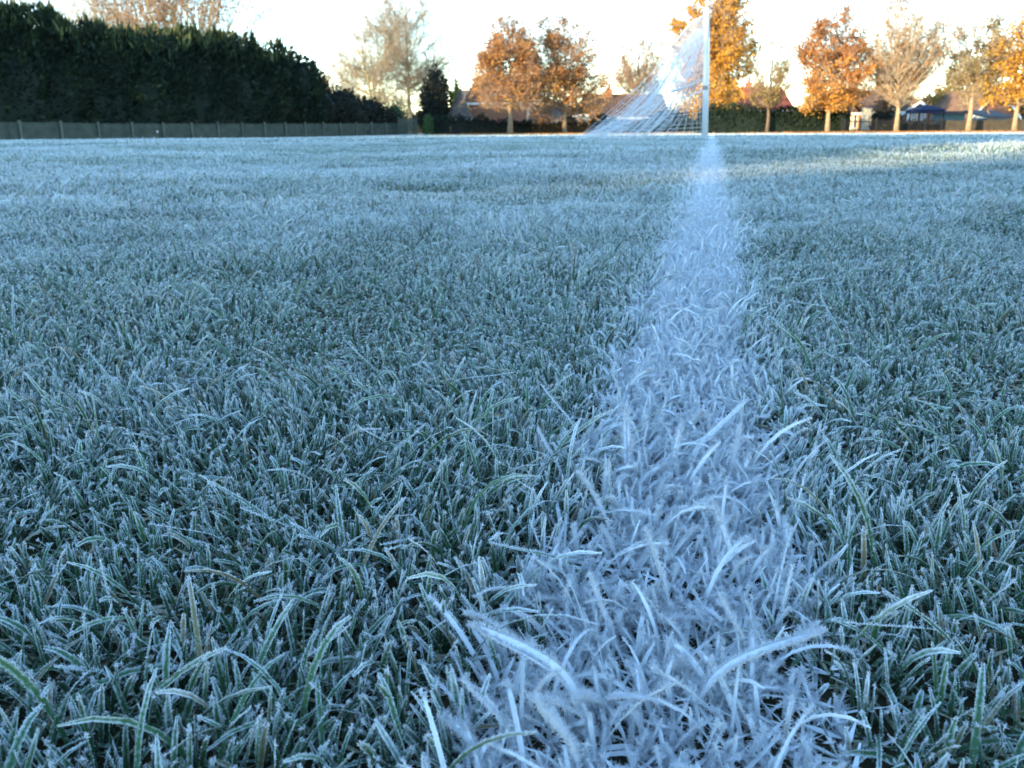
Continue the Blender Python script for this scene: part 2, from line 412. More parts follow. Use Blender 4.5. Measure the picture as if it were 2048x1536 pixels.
grass, line = Sward(), Sward()
ZONES = [  # r0, r1, half angle, density, S, cols, width, crystals, crystal size
    (.11, .95, rad(47), 47000, 6, 3, .00205, 24, .00021),
    (.95, 2.3, rad(42), 29000, 4, 3, .0023, 10, .00034),
    (2.3, 5.2, rad(40), 13000, 3, 2, .0032, 5, .0006),
    (5.2, 13., rad(39), 3200, 2, 2, .0068, 0, 0),
    (13., 34., rad(39), 330, 2, 2, .022, 0, 0),
    (34., 85., rad(37), 60, 2, 2, .055, 0, 0)]
for zi, (r0, r1, half, dens, S, cols, wid, ncr, cs) in enumerate(ZONES):
    x, y, r = sector(r0 * (.8 if zi else 1), r1 * 1.25, half, dens)
    rj = r * np.exp(rng.normal(0, .10, len(r))); k_ = (rj < r1) & ((rj >= r0) | (zi == 0)); x, y, r = x[k_], y[k_], r[k_]
    if zi < 3:                                        # the paint holds the blades of the line closer together
        m_ = int(.15 * (r1 - r0) * dens * (.25, .40, .5)[zi]); u_ = rng.uniform(r0, r1, m_); v_ = rng.normal(0, .034, m_)
        xe = L0[0] + LDIR[0] * (u_ - .25) + LPER[0] * v_; ye = L0[1] + LDIR[1] * (u_ - .25) + LPER[1] * v_
        k_ = np.abs(v_) < edge_w(xe, ye) - .006
        x = np.concatenate([x, xe[k_]]); y = np.concatenate([y, ye[k_]]); r = np.hypot(x, y)
    n1 = vnoise(x / .055, y / .055, 31); n2 = vnoise(x / .19, y / .19, 32); n3 = vnoise(x / .75, y / .75, 33)
    q = line_q(x, y); inl = np.abs(q) + rng.normal(0, .006, len(x)) < edge_w(x, y)
    inl &= y < 40
    keep = rng.uniform(size=len(x)) < np.clip(.42 + .95 * n2 * (.55 + n1), 0, 1)
    keep |= inl
    x, y, r, n1, n2, n3, inl, q = (a[keep] for a in (x, y, r, n1, n2, n3, inl, q))
    n = len(x)
    L = (.010 + .0155 * rng.beta(2, 2.4, n)) * (.42 + .85 * n2 + .55 * n3)
    long = rng.uniform(size=n) < .10 * (.4 + 1.3 * n3)
    L = np.where(long, L * rng.uniform(1.45, 2.3, n), L)
    L = np.where(inl, L * .80, L) * (1 + .12 * zi)
    phi = rng.uniform(0, 2 * math.pi, n) + 0.0
    phi = np.where(rng.uniform(size=n) < .5, 2 * math.pi * 1.5 * vnoise(x / .09, y / .09, 35) + rng.normal(0, .6, n), phi)
    lean = np.abs(rng.normal(.30, .26, n)) + np.where(inl, .08, 0)
    flat = rng.uniform(size=n) < .08
    flat |= inl & (rng.uniform(size=n) < .22)
    lean = np.where(flat, rng.uniform(.8, 1.35, n), lean)
    bend = np.abs(rng.normal(.22, .36, n)) + np.where(long, rng.uniform(.5, 1.5, n), 0)
    Wd = wid * rng.uniform(.6, 1.25, n) * np.where(inl, .80, 1)
    base = np.stack([x, y, ground(x, y) - .002], -1)
    V, sv, side = blades(base, phi, lean, bend, L, Wd, S, cols, rng.normal(0, .7, n))
    rnd = np.clip(rng.beta(2, 2.6, n) * .80, 0, .84); dead = rng.uniform(size=n) < .085
    rnd = np.where(dead, rng.uniform(.88, 1, n), rnd)
    patch = .75 * (n3 - .48) + .80 * (vnoise(x / 1.9, y / 1.1, 36) - .5) + .35 * (n2 - .5)
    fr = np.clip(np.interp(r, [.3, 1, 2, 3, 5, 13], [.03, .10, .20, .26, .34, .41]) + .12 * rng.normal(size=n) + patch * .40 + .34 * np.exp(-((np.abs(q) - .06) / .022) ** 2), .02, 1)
    ftip = np.full(n, (.46, .46, .44, .40, .40, .40)[zi])
    for dst, mk, fb in ((grass, ~inl, 0.0), (line, inl, .22)):
        Vm = V[mk]; k = len(Vm)
        if not k: continue
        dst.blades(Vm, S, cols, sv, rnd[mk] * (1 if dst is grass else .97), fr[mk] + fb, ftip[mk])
        if not ncr: continue
        isl = dst is line
        m_ = int(ncr * ((7.0, 6.5, 3.0)[zi] if isl else 1.0) * k)
        Lm = L[mk] ** 1.25 * rng.gamma(1.6, 1.0, k); bi = rng.choice(k, m_, p=Lm / Lm.sum())
        t = 1 - rng.beta(.8, 1.9, m_) * .95
        ci = np.where(rng.uniform(size=m_) < (.62 if isl else .82), rng.integers(0, 2, m_) * (cols - 1), rng.integers(0, cols, m_))
        p, o = on_blades(Vm, S, cols, bi, t, ci)
        d = o * rng.uniform(.4, 1.1, (m_, 1)) + rng.normal(0, .55, (m_, 3)) + np.array([0, 0, .25])
        d /= np.linalg.norm(d, axis=1, keepdims=True)
        near = 1 if zi == 0 else (1.25 if zi == 1 else 1.4)
        if isl:
            ln = rng.gamma(2.2, .00050, m_) * (1 if zi < 2 else 1.8) * near + .0003
            rad_ = cs * rng.uniform(.45, .8, m_)
            hairy = .5 + 1.0 * rng.uniform(size=k)[bi]
            ln = ln * hairy
        else:
            ln = rng.gamma(2.5, .00017, m_) * (cs / .0003) + .0002
            rad_ = cs * rng.uniform(.6, 1.15, m_)
        dst.crystals(*spikes(p, d * ln[:, None], rad_, rng))
        # a clot of frost on the tip of most blades
        kt = (16 if isl else 10) if zi == 0 else (4 if zi == 1 else 1)
        tb = np.nonzero(rng.uniform(size=k) < .75)[0]; bi = np.repeat(tb, kt); m_ = len(bi)
        size = np.repeat(rng.uniform(.5, 1.5, len(tb)), kt)
        p, o = on_blades(Vm, S, cols, bi, .97 - rng.uniform(0, .06, m_), rng.integers(0, cols, m_))
        d = rng.normal(size=(m_, 3)) + np.array([0, 0, .3]); d /= np.linalg.norm(d, axis=1, keepdims=True)
        dst.crystals(*spikes(p, d * (.0012 * size * near * rng.uniform(.5, 1.2, m_) * (1.7 if isl else 1) * (2 if zi == 2 else 1))[:, None], cs * size * 1.25, rng))

# the rest of the lawn around the viewpoint
for a0, a1, r0, r1, dens, wid in ((47, 180, .11, 1.5, 17000, .0026), (42, 125, 1.5, 4.5, 8500, .0040), (39, 85, 4.5, 12, 1500, .0095)):
    n = int(rad(a1 - a0) * (r1 * r1 - r0 * r0) * dens)
    r = np.sqrt(rng.uniform(r0 * r0, r1 * r1, n)); a = rng.uniform(rad(a0 - 1), rad(a1), n) * rng.choice([-1, 1], n)
    x, y = r * np.sin(a), r * np.cos(a)
    inl = np.abs(line_q(x, y)) < edge_w(x, y); n2 = vnoise(x / .19, y / .19, 32); n3 = vnoise(x / .75, y / .75, 33)
    V, sv, side = blades(np.stack([x, y, ground(x, y) - .002], -1), rng.uniform(0, 6.283, n), np.abs(rng.normal(.35, .3, n)), np.abs(rng.normal(.25, .4, n)),
                         (.010 + .0155 * rng.beta(2, 2.4, n)) * (.42 + .85 * n2 + .55 * n3) * (1 + .1 * (r > 1.5)), wid * rng.uniform(.6, 1.25, n), 3, 2, rng.normal(0, .6, n))
    rnd = np.where(rng.uniform(size=n) < .08, rng.uniform(.88, 1, n), np.clip(rng.beta(2, 2.6, n) * .8, 0, .84))
    for dst, mk in ((grass, ~inl), (line, inl)):
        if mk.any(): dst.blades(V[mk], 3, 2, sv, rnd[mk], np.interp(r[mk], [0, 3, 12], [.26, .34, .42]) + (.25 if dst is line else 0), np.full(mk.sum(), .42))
# matted dead blades low between the tufts
x, y, r = sector(.10, 1.7, rad(46), 24000)
n = len(x); inl = np.abs(line_q(x, y)) < edge_w(x, y)
V, sv, side = blades(np.stack([x, y, ground(x, y) + rng.uniform(.0005, .005, n)], -1), rng.uniform(0, 6.283, n), rng.uniform(1.25, 1.62, n), rng.normal(0, .12, n),
                     rng.uniform(.008, .024, n), rng.uniform(.0009, .0020, n), 3, 2, rng.normal(0, .5, n))
rnd = np.where(rng.uniform(size=n) < .55, rng.uniform(.82, 1, n), rng.uniform(.2, .8, n))
for dst, mk in ((grass, ~inl), (line, inl)):
    dst.blades(V[mk], 3, 2, np.full(4, .7), rnd[mk], np.full(mk.sum(), .10 if dst is grass else .75), np.full(mk.sum(), .1))

# the long blades one notices: base pixel, tip pixel, height of the tip (m), width, on the line?
def hero(dst, bpx, tpx, tz, bow, wd, ncr, ln, isl):
    def gpt(px, py, z=0):
        d = FWD + RGT * ((px - 1024) / FPX) + UPV * ((768 - py) / FPX); t = (z - EYE[2]) / d[2]
        return EYE + d * t
    b0 = gpt(*bpx, .006); t0 = gpt(*tpx, tz)
    b0[2] = gz(b0[0], b0[1])
    mid = (b0 + t0) / 2; c1 = b0 * .62 + t0 * .38; c1[2] += bow
    c0 = b0 * .85 + t0 * .15; c0[2] = b0[2] + (t0[2] - b0[2]) * .5 + bow * .6
    S = 14; s = np.linspace(0, 1, S + 1)[:, None]
    Pc = b0 * (1 - s) ** 3 + 3 * c0 * s * (1 - s) ** 2 + 3 * c1 * s * s * (1 - s) + t0 * s ** 3
    T = np.gradient(Pc, axis=0); T /= np.linalg.norm(T, axis=1, keepdims=True)
    side = np.cross(T, (0, 0, 1)); side /= np.linalg.norm(side, axis=1, keepdims=True) + 1e-9
    nr = np.cross(side, T)
    a = rng.uniform(-.5, .5); side = side * math.cos(a) + nr * math.sin(a)
    w = wd * (.44 if isl else .30) * np.clip(.5 + 1.6 * s, 0, 1) * np.sqrt(np.clip(1 - s ** 6 * .95, 0, 1))
    V = np.stack([Pc - side * w, Pc - nr * w * .4, Pc + side * w], 1)[None]
    if not isl: ncr = int(ncr * .75)
    else: ncr = int(ncr * 1.3); ln *= 1.05
    dst.blades(V, S, 3, s[:, 0], np.array([.45]), np.array([.95 if isl else .14]), np.array([.4]))
    bi = np.zeros(ncr, int); t = 1 - rng.beta(.9, 1.5, ncr) * .95
    p, o = on_blades(V, S, 3, bi, t, rng.integers(0, 3, ncr) if isl else rng.integers(0, 2, ncr) * 2)
    d = o * rng.uniform(.2, 1, (ncr, 1)) + rng.normal(0, .6, (ncr, 3)) + np.array([0, 0, .75])
    d /= np.linalg.norm(d, axis=1, keepdims=True)
    dst.crystals(*spikes(p, d * (rng.gamma(3, ln / 3, ncr) + .0002)[:, None], np.full(ncr, .00020 if isl else .00022), rng))
HERO = [((1185, 1445), (945, 1250), .040, .013, .0072, 1500, .0012, 1), ((1375, 1425), (1652, 1260), .040, .013, .0072, 1500, .0012, 1),
        ((1340, 1240), (1292, 1060), .044, .008, .0056, 1100, .0013, 1), ((1500, 1330), (1440, 1190), .034, .004, .0030, 500, .0014, 1),
        ((1160, 1545), (1070, 1400), .044, .006, .0062, 1200, .0013, 1), ((1255, 965), (1252, 812), .044, .000, .0044, 900, .0019, 1),
        ((1365, 950), (1495, 800), .036, .008, .0030, 500, .0014, 1), ((1460, 960), (1480, 850), .038, .000, .0030, 600, .0018, 1),
        ((1130, 970), (1075, 856), .034, .003, .0030, 380, .0011, 1), ((1160, 880), (1083, 770), .036, .003, .0030, 380, .0010, 1),
        ((1340, 960), (1362, 850), .038, .002, .0030, 600, .0018, 1), ((1210, 1010), (1215, 920), .034, .001, .0030, 500, .0018, 1),
        ((1180, 1160), (980, 1085), .032, .007, .0026, 320, .0008, 0), ((1840, 1120), (1905, 985), .038, .004, .0030, 300, .0007, 0),
        ((560, 1075), (400, 950), .036, .007, .0032, 300, .0007, 0), ((470, 1100), (300, 1048), .030, .006, .0028, 260, .0007, 0),
        ((640, 1100), (480, 1015), .030, .006, .0030, 260, .0007, 0), ((690, 1130), (672, 970), .036, .001, .0034, 340, .0007, 0),
        ((120, 1190), (130, 1100), .032, .010, .0028, 260, .0007, 0), ((230, 1250), (200, 1120), .036, .004, .0030, 260, .0008, 0),
        ((560, 1370), (700, 1250), .032, .003, .0032, 300, .0008, 0), ((240, 1370), (108, 1333), .026, .006, .0032, 280, .0007, 0),
        ((760, 950), (850, 848), .036, .005, .0026, 260, .0006, 0), ((830, 930), (712, 850), .034, .004, .0026, 260, .0006, 0),
        ((880, 780), (1030, 745), .034, .006, .0028, 260, .0006, 0), ((790, 790), (690, 680), .040, .004, .0028, 240, .0006, 0),
        ((330, 690), (240, 620), .046, .006, .0032, 260, .0007, 0), ((1700, 640), (1575, 600), .046, .008, .0032, 220, .0007, 0),
        ((1690, 720), (1640, 590), .048, .008, .0030, 220, .0007, 0), ((1960, 1300), (1690, 1245), .030, .007, .0032, 300, .0008, 0),
        ((1960, 1230), (2030, 1160), .030, .003, .0030, 260, .0008, 0), ((870, 1090), (760, 1090), .026, .006, .0026, 220, .0006, 0),
        ((200, 850), (80, 790), .040, .005, .0028, 240, .0007, 0), ((280, 830), (175, 700), .044, .004, .0028, 240, .0007, 0),
        ((30, 690), (25, 570), .050, .002, .0030, 260, .0012, 0), ((1230, 1300), (1180, 1150), .036, .003, .0030, 500, .0014, 1),
        ((1560, 1250), (1585, 1130), .034, .002, .0028, 300, .0010, 1), ((1040, 1500), (925, 1360), .034, .005, .0030, 500, .0012, 1)]
for b_, t_, tz, bow, wd, nc, ln, isl in HERO:
    hero(line if isl else grass, b_, t_, tz, bow, wd, nc, ln, isl)

tag(grass.build('frosted_grass', M['grass']), 'short green lawn grass furred with white hoar frost', 'grass', kind='stuff')
tag(line.build('pitch_line', M['line']), 'white painted pitch line thick with frost needles running to the goal post', 'pitch line', kind='stuff')

# ------------------------------------------------------------------ foliage builders
def leaves_mesh(p, d, ln, wd, rng_):
    """flat pointed leaves or sprays: centre p, long axis d"""
    n = len(p)
    d = d / (np.linalg.norm(d, axis=1, keepdims=True) + 1e-9)
    a = np.cross(d, rng_.normal(size=(n, 3))); a /= np.linalg.norm(a, axis=1, keepdims=True) + 1e-9
    ln = ln[:, None]; wd = wd[:, None]
    V = np.stack([p - d * ln * .5, p + a * wd * .5, p + d * ln * .5, p - a * wd * .5], 1).reshape(-1, 3)
    return V, np.arange(n * 4).reshape(-1, 4)

def hedge(name, label, cat, A, B, hfun, thick, m, dens, spray, seed, group=None, bulge=.5, core=.72, zbot=0.0, both=True, step=.6, tips=0):
    """a hedge from A to B (ground points): a lumpy core grown over with sprays; hfun(t) is its height along 0..1"""
    r_ = np.random.default_rng(seed)
    A = np.array(A, float); B = np.array(B, float); Ln = np.linalg.norm(B - A); u = (B - A) / Ln; nn = np.array([u[1], -u[0]])
    def surf(t, a, k=1.0):
        """cross section angle a: 0 = foot on the near side, pi = foot on the far side"""
        h = hfun(t)
        lump = 1 + bulge * (vnoise(t * Ln / 1.3, a * 3.1, seed) - .5) * .8 + bulge * (vnoise(t * Ln / .5, a * 6, seed + 1) - .5) * .4
        ca, sa = np.cos(a), np.sin(a)
        w = thick * np.sign(ca) * np.abs(ca) ** .45 * .5 * lump * k
        z = h * np.abs(sa) ** .55 * (k + (1 - k) * .25) * (1 + .10 * (lump - 1))
        x = A[0] + u[0] * t * Ln + nn[0] * w; y = A[1] + u[1] * t * Ln + nn[1] * w
        return np.stack([x, y, ground(x, y) + zbot + z], -1)
    # core
    nt_, na_ = max(8, int(Ln / step)), 14
    tt, an = np.meshgrid(np.linspace(0, 1, nt_), np.linspace(0, math.pi, na_), indexing='ij')
    Vc = surf(tt.ravel(), an.ravel(), core)
    ii, jj = np.meshgrid(np.arange(nt_ - 1), np.arange(na_ - 1), indexing='ij')
    Qc = np.stack([ii * na_ + jj, (ii + 1) * na_ + jj, (ii + 1) * na_ + jj + 1, ii * na_ + jj + 1], -1).reshape(-1, 4)
    ends = np.stack([np.arange(na_ - 1, -1, -1), (nt_ - 1) * na_ + np.arange(na_)], 0)
    # sprays
    hm = float(np.mean(hfun(np.linspace(0, 1, 50))))
    n = int(Ln * (2 * hm + thick) * dens)
    t = r_.uniform(0, 1, n); a = r_.uniform(0, math.pi if both else math.pi * .62, n)
    k = r_.uniform(core, 1.04, n)
    p = surf(t, a, 1.0); pc = surf(t, a, core); f = ((k - core) / (1 - core))[:, None]
    p = pc * (1 - f) + p * f
    out = np.stack([nn[0] * np.cos(a), nn[1] * np.cos(a), np.sin(a) * .8 + .35], -1)
    d = out + r_.normal(0, .45, (n, 3))
    ln = spray * r_.uniform(.5, 1.5, n)
    if tips:
        n2 = int(Ln * tips); t2 = r_.uniform(0, 1, n2); a2 = r_.uniform(.8, 2.2, n2)
        grp = .35 + 1.3 * vnoise(t2 * Ln / .45, a2 * 1.5, seed + 9) ** 2
        p2 = surf(t2, a2, 1.0); l2 = .62 * grp * r_.uniform(.5, 1.3, n2); p2[:, 2] += l2 * .35
        d2 = r_.normal(0, .28, (n2, 3)) + np.array([0, 0, 1.0])
        p = np.concatenate([p, p2]); d = np.concatenate([d, d2]); ln = np.concatenate([ln, l2]); t = np.concatenate([t, t2]); a = np.concatenate([a, a2]); n += n2
    Vl, Ql = leaves_mesh(p, d, ln, ln * np.where(np.arange(n) < n - (n2 if tips else 0), r_.uniform(.3, .6, n), r_.uniform(.14, .26, n)), r_)
    rn = np.clip(.55 * vnoise(t * Ln / .9, a * 4, seed + 3) + .45 * r_.uniform(size=n), 0, 1)
    if tips: rn[-n2:] = .70 + .30 * r_.uniform(size=n2)  # tip sprays take the bright ramp end: sunlight put into their colour
    rn = np.repeat(rn, 4)
    loc = (A[0], A[1], gz(A[0], A[1]))
    o = mesh_np(name, np.concatenate([Vc, Vl]), None, np.concatenate([Qc, Ql + len(Vc)]), [m], {'rnd': np.concatenate([np.full(len(Vc), .1), rn])}, loc=loc)
    return tag(o, label, cat, group)

def bush(name, label, cat, x, y, H, R, prof, m, dens, spray, seed, group=None, z0=None, trunk=None, up=.35, lump=.35, core=.7):
    """a shrub or conifer: crown (lumpy body of revolution grown over with sprays) on a trunk"""
    r_ = np.random.default_rng(seed)
    z0 = gz(x, y) if z0 is None else z0
    root = empty(name, (x, y, z0), label, cat, group)
    pz, pr = np.array(prof).T
    def surf(zf, a, k):
        l = 1 + lump * (vnoise(a * 1.9 + seed, zf * H / 1.1, seed) + vnoise((a % 6.2832) * 4, zf * H / .45, seed + 1) * .6 - .8)
        r = np.interp(zf, pz, pr) * R * l * k
        return np.stack([np.cos(a) * r, np.sin(a) * r, zf * H * (k * .3 + .7) + 0 * a], -1)
    nz, na_ = 16, 18
    zz, an = np.meshgrid(np.linspace(pz[0], pz[-1], nz), np.linspace(0, 2 * math.pi, na_, endpoint=False), indexing='ij')
    Vc = surf(zz.ravel(), an.ravel(), core)
    ii, jj = np.meshgrid(np.arange(nz - 1), np.arange(na_), indexing='ij')
    Qc = np.stack([ii * na_ + jj, ii * na_ + (jj + 1) % na_, (ii + 1) * na_ + (jj + 1) % na_, (ii + 1) * na_ + jj], -1).reshape(-1, 4)
    area = 2 * math.pi * R * float(np.mean(pr)) * H
    n = int(area * dens)
    zf = r_.choice(np.linspace(pz[0], pz[-1], 200), n, p=(lambda w: w / w.sum())(np.interp(np.linspace(pz[0], pz[-1], 200), pz, pr) + .12)) + r_.normal(0, .01, n)
    a = r_.uniform(0, 2 * math.pi, n); k = r_.uniform(core, 1.06, n)
    p = surf(zf, a, k)
    d = np.stack([np.cos(a), np.sin(a), np.full(n, up)], -1) + r_.normal(0, .45, (n, 3))
    ln = spray * r_.uniform(.5, 1.5, n)
    Vl, Ql = leaves_mesh(p, d, ln, ln * r_.uniform(.35, .7, n), r_)
    rn = np.repeat(np.clip(.55 * vnoise(a * 2.2, zf * H / .8, seed + 5) + .45 * r_.uniform(size=n), 0, 1), 4)
    mesh_np('crown', np.concatenate([Vc, Vl]), None, np.concatenate([Qc, Ql + len(Vc)]), [m], {'rnd': np.concatenate([np.full(len(Vc), .1), rn])}, parent=root)
    b_ = MB(); tr_ = trunk or max(.05, R * .06)
    b_.tube([(0, 0, -.2), (0.02, 0, H * .3), (0, .02, H * .75)], [tr_ * 1.2, tr_, tr_ * .4], 7)
    b_.build('trunk', M['bark_dark'], root)
    return root

def bez(a, b, c, d, t):
    return a * (1 - t) ** 3 + 3 * b * t * (1 - t) ** 2 + 3 * c * t * t * (1 - t) + d * t ** 3

def tree(name, label, x, y, H, R, zb, prof, lm, nleaf, lsize, seed, habit='up', trunk_r=.16, n1=24, n2=8, n3=5, bark='bark', twig='twig',
         group=None, lean=0.0, trunks=1, cat='tree', tilt=.0, bias=.35, z0=None, twig_r=.010, leaf_top=1.0, limb=1.0, leaf_low=.6):
    """trunk and main limbs as one part, twigs and leaves as the crown"""
    r_ = np.random.default_rng(seed)
    z0 = gz(x, y) if z0 is None else z0
    root = empty(name, (x, y, z0), label, cat, group)
    pz, pr = np.array(prof).T
    zgrid = np.linspace(0, 1, 100); wgt = np.interp(zgrid, pz, pr) ** 1.3 + .02
    def envr(zf): return np.interp(np.clip(zf, 0, 1), pz, pr) * R
    tb, cb = MB(), MB()
    stems = []
    for k in range(trunks):
        off = np.array([r_.normal(0, .25), r_.normal(0, .25), 0]) if trunks > 1 else np.zeros(3)
        top = np.array([lean * H + (r_.uniform(-.55, .55) * R if trunks > 1 else r_.normal(0, .05) * R), (r_.uniform(-.3, .3) * R if trunks > 1 else 0), H * (r_.uniform(.72, .93) if trunks > 1 else .92)])
        ts = np.linspace(0, 1, 7)
        pts = [off * (1 - t) + off * 0 + top * np.array([t ** 1.3, t ** 1.3, t]) + (np.array([r_.normal(0, .04), r_.normal(0, .04), 0]) * H * .1 if 0 < t < 1 else 0) for t in ts]
        pts[0] = pts[0] + np.array([0, 0, -.25])
        rs = [trunk_r * (1.25 if t == 0 else 1) * (1 - .92 * t ** .8) for t in ts]
        tb.tube(pts, rs, 8); stems.append((np.array(pts), rs))
    def on_stem(k, zf):
        p, rs = stems[k]; zz = p[:, 2]
        return np.array([np.interp(zf * H, zz, p[:, 0]), np.interp(zf * H, zz, p[:, 1]), zf * H]), float(np.interp(zf * H, zz, rs))
    lp, ld = [], []
    for i in range(n1):
        ez = zb + (1 - zb) * r_.choice(zgrid, p=wgt / wgt.sum())
        zloc = (ez - zb) / (1 - zb)
        rho = envr(zloc) * math.sqrt(r_.uniform(.25, 1)); az = 2 * math.pi * (i * .618 + r_.uniform(0, .2))
        e = np.array([math.cos(az) * rho + lean * ez * H, math.sin(az) * rho, ez * H])
        f = {'up': r_.uniform(.15, .5), 'spread': r_.uniform(.45, .85), 'flat': r_.uniform(.85, 1.05)}[habit]
        k = int(r_.integers(0, trunks))
        zs = min(.88, max(zb * .8, zb + (ez - zb) * f - (.04 if habit == 'up' else 0)))
        s, rs = on_stem(k, zs)
        hv = e - s; up = np.linalg.norm(hv)
        c1 = s + hv * .33 + np.array([hv[0] * .12, hv[1] * .12, (-.08 if habit != 'flat' else .05) * up]); c2 = s + hv * .68 + np.array([0, 0, (-.06 if habit == 'up' else .06) * up])
        L1 = [bez(s, c1, c2, e, t) for t in (0, .25, .5, .75, 1)]
        r1 = min(rs * .55, (.022 + .008 * up) * limb)
        tb.tube(L1, [r1, r1 * .8, r1 * .6, r1 * .4, r1 * .2], 5, cap=False)
        for j in range(n2):
            t = r_.uniform(.25, 1); s2 = bez(s, c1, c2, e, t); tan = (e - s) / (up + 1e-6)
            dv = tan * .6 + r_.normal(0, .55, 3) + np.array([0, 0, {'up': .55, 'spread': .2, 'flat': .0}[habit]]); dv /= np.linalg.norm(dv)
            l2 = R * r_.uniform(.25, .55) * (1.15 - .5 * t)
            e2 = s2 + dv * l2
            zl = (e2[2] / H - zb) / (1 - zb); rr_ = math.hypot(e2[0] - lean * e2[2], e2[1]); lim = float(envr(zl)) * 1.06 + .1
            if rr_ > lim: e2[:2] = (e2[:2] - [lean * e2[2], 0]) * lim / rr_ + [lean * e2[2], 0]
            if e2[2] > H: e2[2] = H - r_.uniform(0, .3)
            if zl < 0: e2[2] = zb * H + r_.uniform(0, .3)
            m2 = (s2 + e2) / 2 + r_.normal(0, .06 * l2, 3)
            cb.tube([s2, m2, e2], [twig_r * 2.2, twig_r * 1.6, twig_r * .9], 3, m=1, cap=False)
            for q_ in range(n3):
                t3 = r_.uniform(.2, 1); s3 = s2 * (1 - t3) + e2 * t3
                d3 = (e2 - s2) / (np.linalg.norm(e2 - s2) + 1e-6) * .7 + r_.normal(0, .5, 3) + np.array([0, 0, .3 if habit != 'flat' else .05]); d3 /= np.linalg.norm(d3)
                e3 = s3 + d3 * R * r_.uniform(.10, .26)
                cb.tube([s3, e3], [twig_r, twig_r * .5], 3, m=1, cap=False)
                lp.append((s3, e3)); ld.append(d3)
    V = np.array(cb.v); Fq = np.array(cb.f)
    if nleaf:
        lpA = np.array([a for a, b in lp]); lpB = np.array([b for a, b in lp]); ldA = np.array(ld)
        # leaves hold in clumps on some twigs, thinner towards the top
        zt = (lpB[:, 2] / H - zb) / (1 - zb)
        w = np.clip(leaf_low + zt * 3.2, .0, 1) * (.15 + vnoise(lpB[:, 0] / (R * .3) + seed, lpB[:, 2] / (R * .3), seed) ** 1.5) * np.clip(1.25 - (1 - leaf_top) * 1.3 * zt, .08, 1)
        ti = r_.choice(len(lpA), nleaf, p=w / w.sum()); f = r_.uniform(0, 1.1, nleaf)[:, None]
        p = lpA[ti] * (1 - f) + lpB[ti] * f + r_.normal(0, lsize * .9, (nleaf, 3))
        d = r_.normal(0, 1, (nleaf, 3)) + np.array([0, 0, -.3])
        ln = lsize * r_.uniform(.6, 1.4, nleaf)
        Vl, Ql = leaves_mesh(p, d, ln, ln * r_.uniform(.6, .9, nleaf), r_)
        zf = np.clip((p[:, 2] / H - zb) / (1 - zb), 0, 1)
        rn = np.clip(.5 * r_.uniform(size=nleaf) + .35 * vnoise(p[:, 0] / (R * .35), p[:, 2] / (R * .3) + 7, seed + 2) + bias * (.6 - zf), 0, 1)
        Vall = np.concatenate([V, Vl]); Q = np.concatenate([Fq, Ql + len(V)])
        mi = np.concatenate([np.ones(len(Fq)), np.zeros(len(Ql))]).astype(int)
        rn = np.concatenate([np.zeros(len(V)), np.repeat(rn, 4)])
    else:
        Vall, Q, mi, rn = V, Fq, np.ones(len(Fq), int), np.zeros(len(V))
    mesh_np('crown', Vall, None, Q, [M[lm], M[twig]], {'rnd': rn}, mq=mi, parent=root)
    tb.build('trunk', M[bark], root, smooth=True)
    return root

# ------------------------------------------------------------------ unseen tall belt added behind the camera, its top shaped to shade the pitch
TS = math.tan(SUN_EL); QD = np.array([math.cos(SUN_AZ), -math.sin(SUN_AZ)])
BD = 60.0
bc = -BD * SDIR
Q0, Q1 = -62.0, 12.0
def belt_h(t):
    q = Q0 + (Q1 - Q0) * np.asarray(t)
    p = 20.0 + 2.2 * (vnoise(q / 1.7, 0 * q, 51) - .5) * 2 + 1.2 * (vnoise(q / .5, 0 * q, 52) - .5)
    p = p - 17.2 * np.exp(-((q + 2.10) / .46) ** 4) - 13.5 * np.exp(-((q + 3.15) / .24) ** 4) - 9 * np.exp(-((q + 4.1) / .20) ** 4)  # notches shaped to let strips of sun onto the grass
    return (BD + p) * TS + .16
hedge('added_shade_belt', 'unseen tall conifer belt added behind the viewpoint, shaped to shade the pitch', 'hedge',
      bc + QD * Q0, bc + QD * Q1, belt_h, 1.6, M['conifer'], 26, .30, 61, bulge=.12, core=.955, step=.12)

# ------------------------------------------------------------------ left side: picket fence, hedge, trees
FA, FB = P(-150, 281.5, 36.0), P(797, 273, 73.0)
def on_fence(t): return FA[:2] * (1 - t) + FB[:2] * t
fu = (FB - FA)[:2]; FLEN = float(np.linalg.norm(fu)); fu = fu / FLEN; fn = np.array([fu[1], -fu[0]])
root = empty('picket_fence', (FA[0], FA[1], gz(*FA[:2])), 'long low grey green picket fence along the foot of the dark hedge', 'fence')
rl, rz0 = np.random.default_rng(5), gz(*FA[:2])
pk, ra = MB(), MB()
FH = .93
nP = int(FLEN / .105)
for i in range(nP):
    t = (i + .5) / nP; c = on_fence(t) - FA[:2]; z = gz(*on_fence(t)) - rz0
    h = FH + rl.normal(0, .012); w = .038; d = .009; o = fn * .02
    tip = .05
    a = c - fu * w + o; b_ = c + fu * w + o
    z0_, z1_ = z + .03, z + h
    pts = []
    for off in (-d, d):
        for (q_, zz) in ((a, z0_), (b_, z0_), (b_, z1_ - tip), (c + o, z1_), (a, z1_ - tip)):
            pts.append((q_[0] + fn[0] * off, q_[1] + fn[1] * off, zz))
    pk.add(pts, [(5, 6, 7, 8, 9), (4, 3, 2, 1, 0), (0, 1, 6, 5), (1, 2, 7, 6), (2, 3, 8, 7), (3, 4, 9, 8), (4, 0, 5, 9)])
tag(pk.build('pickets', M['fence_wood'], root), kind='stuff')
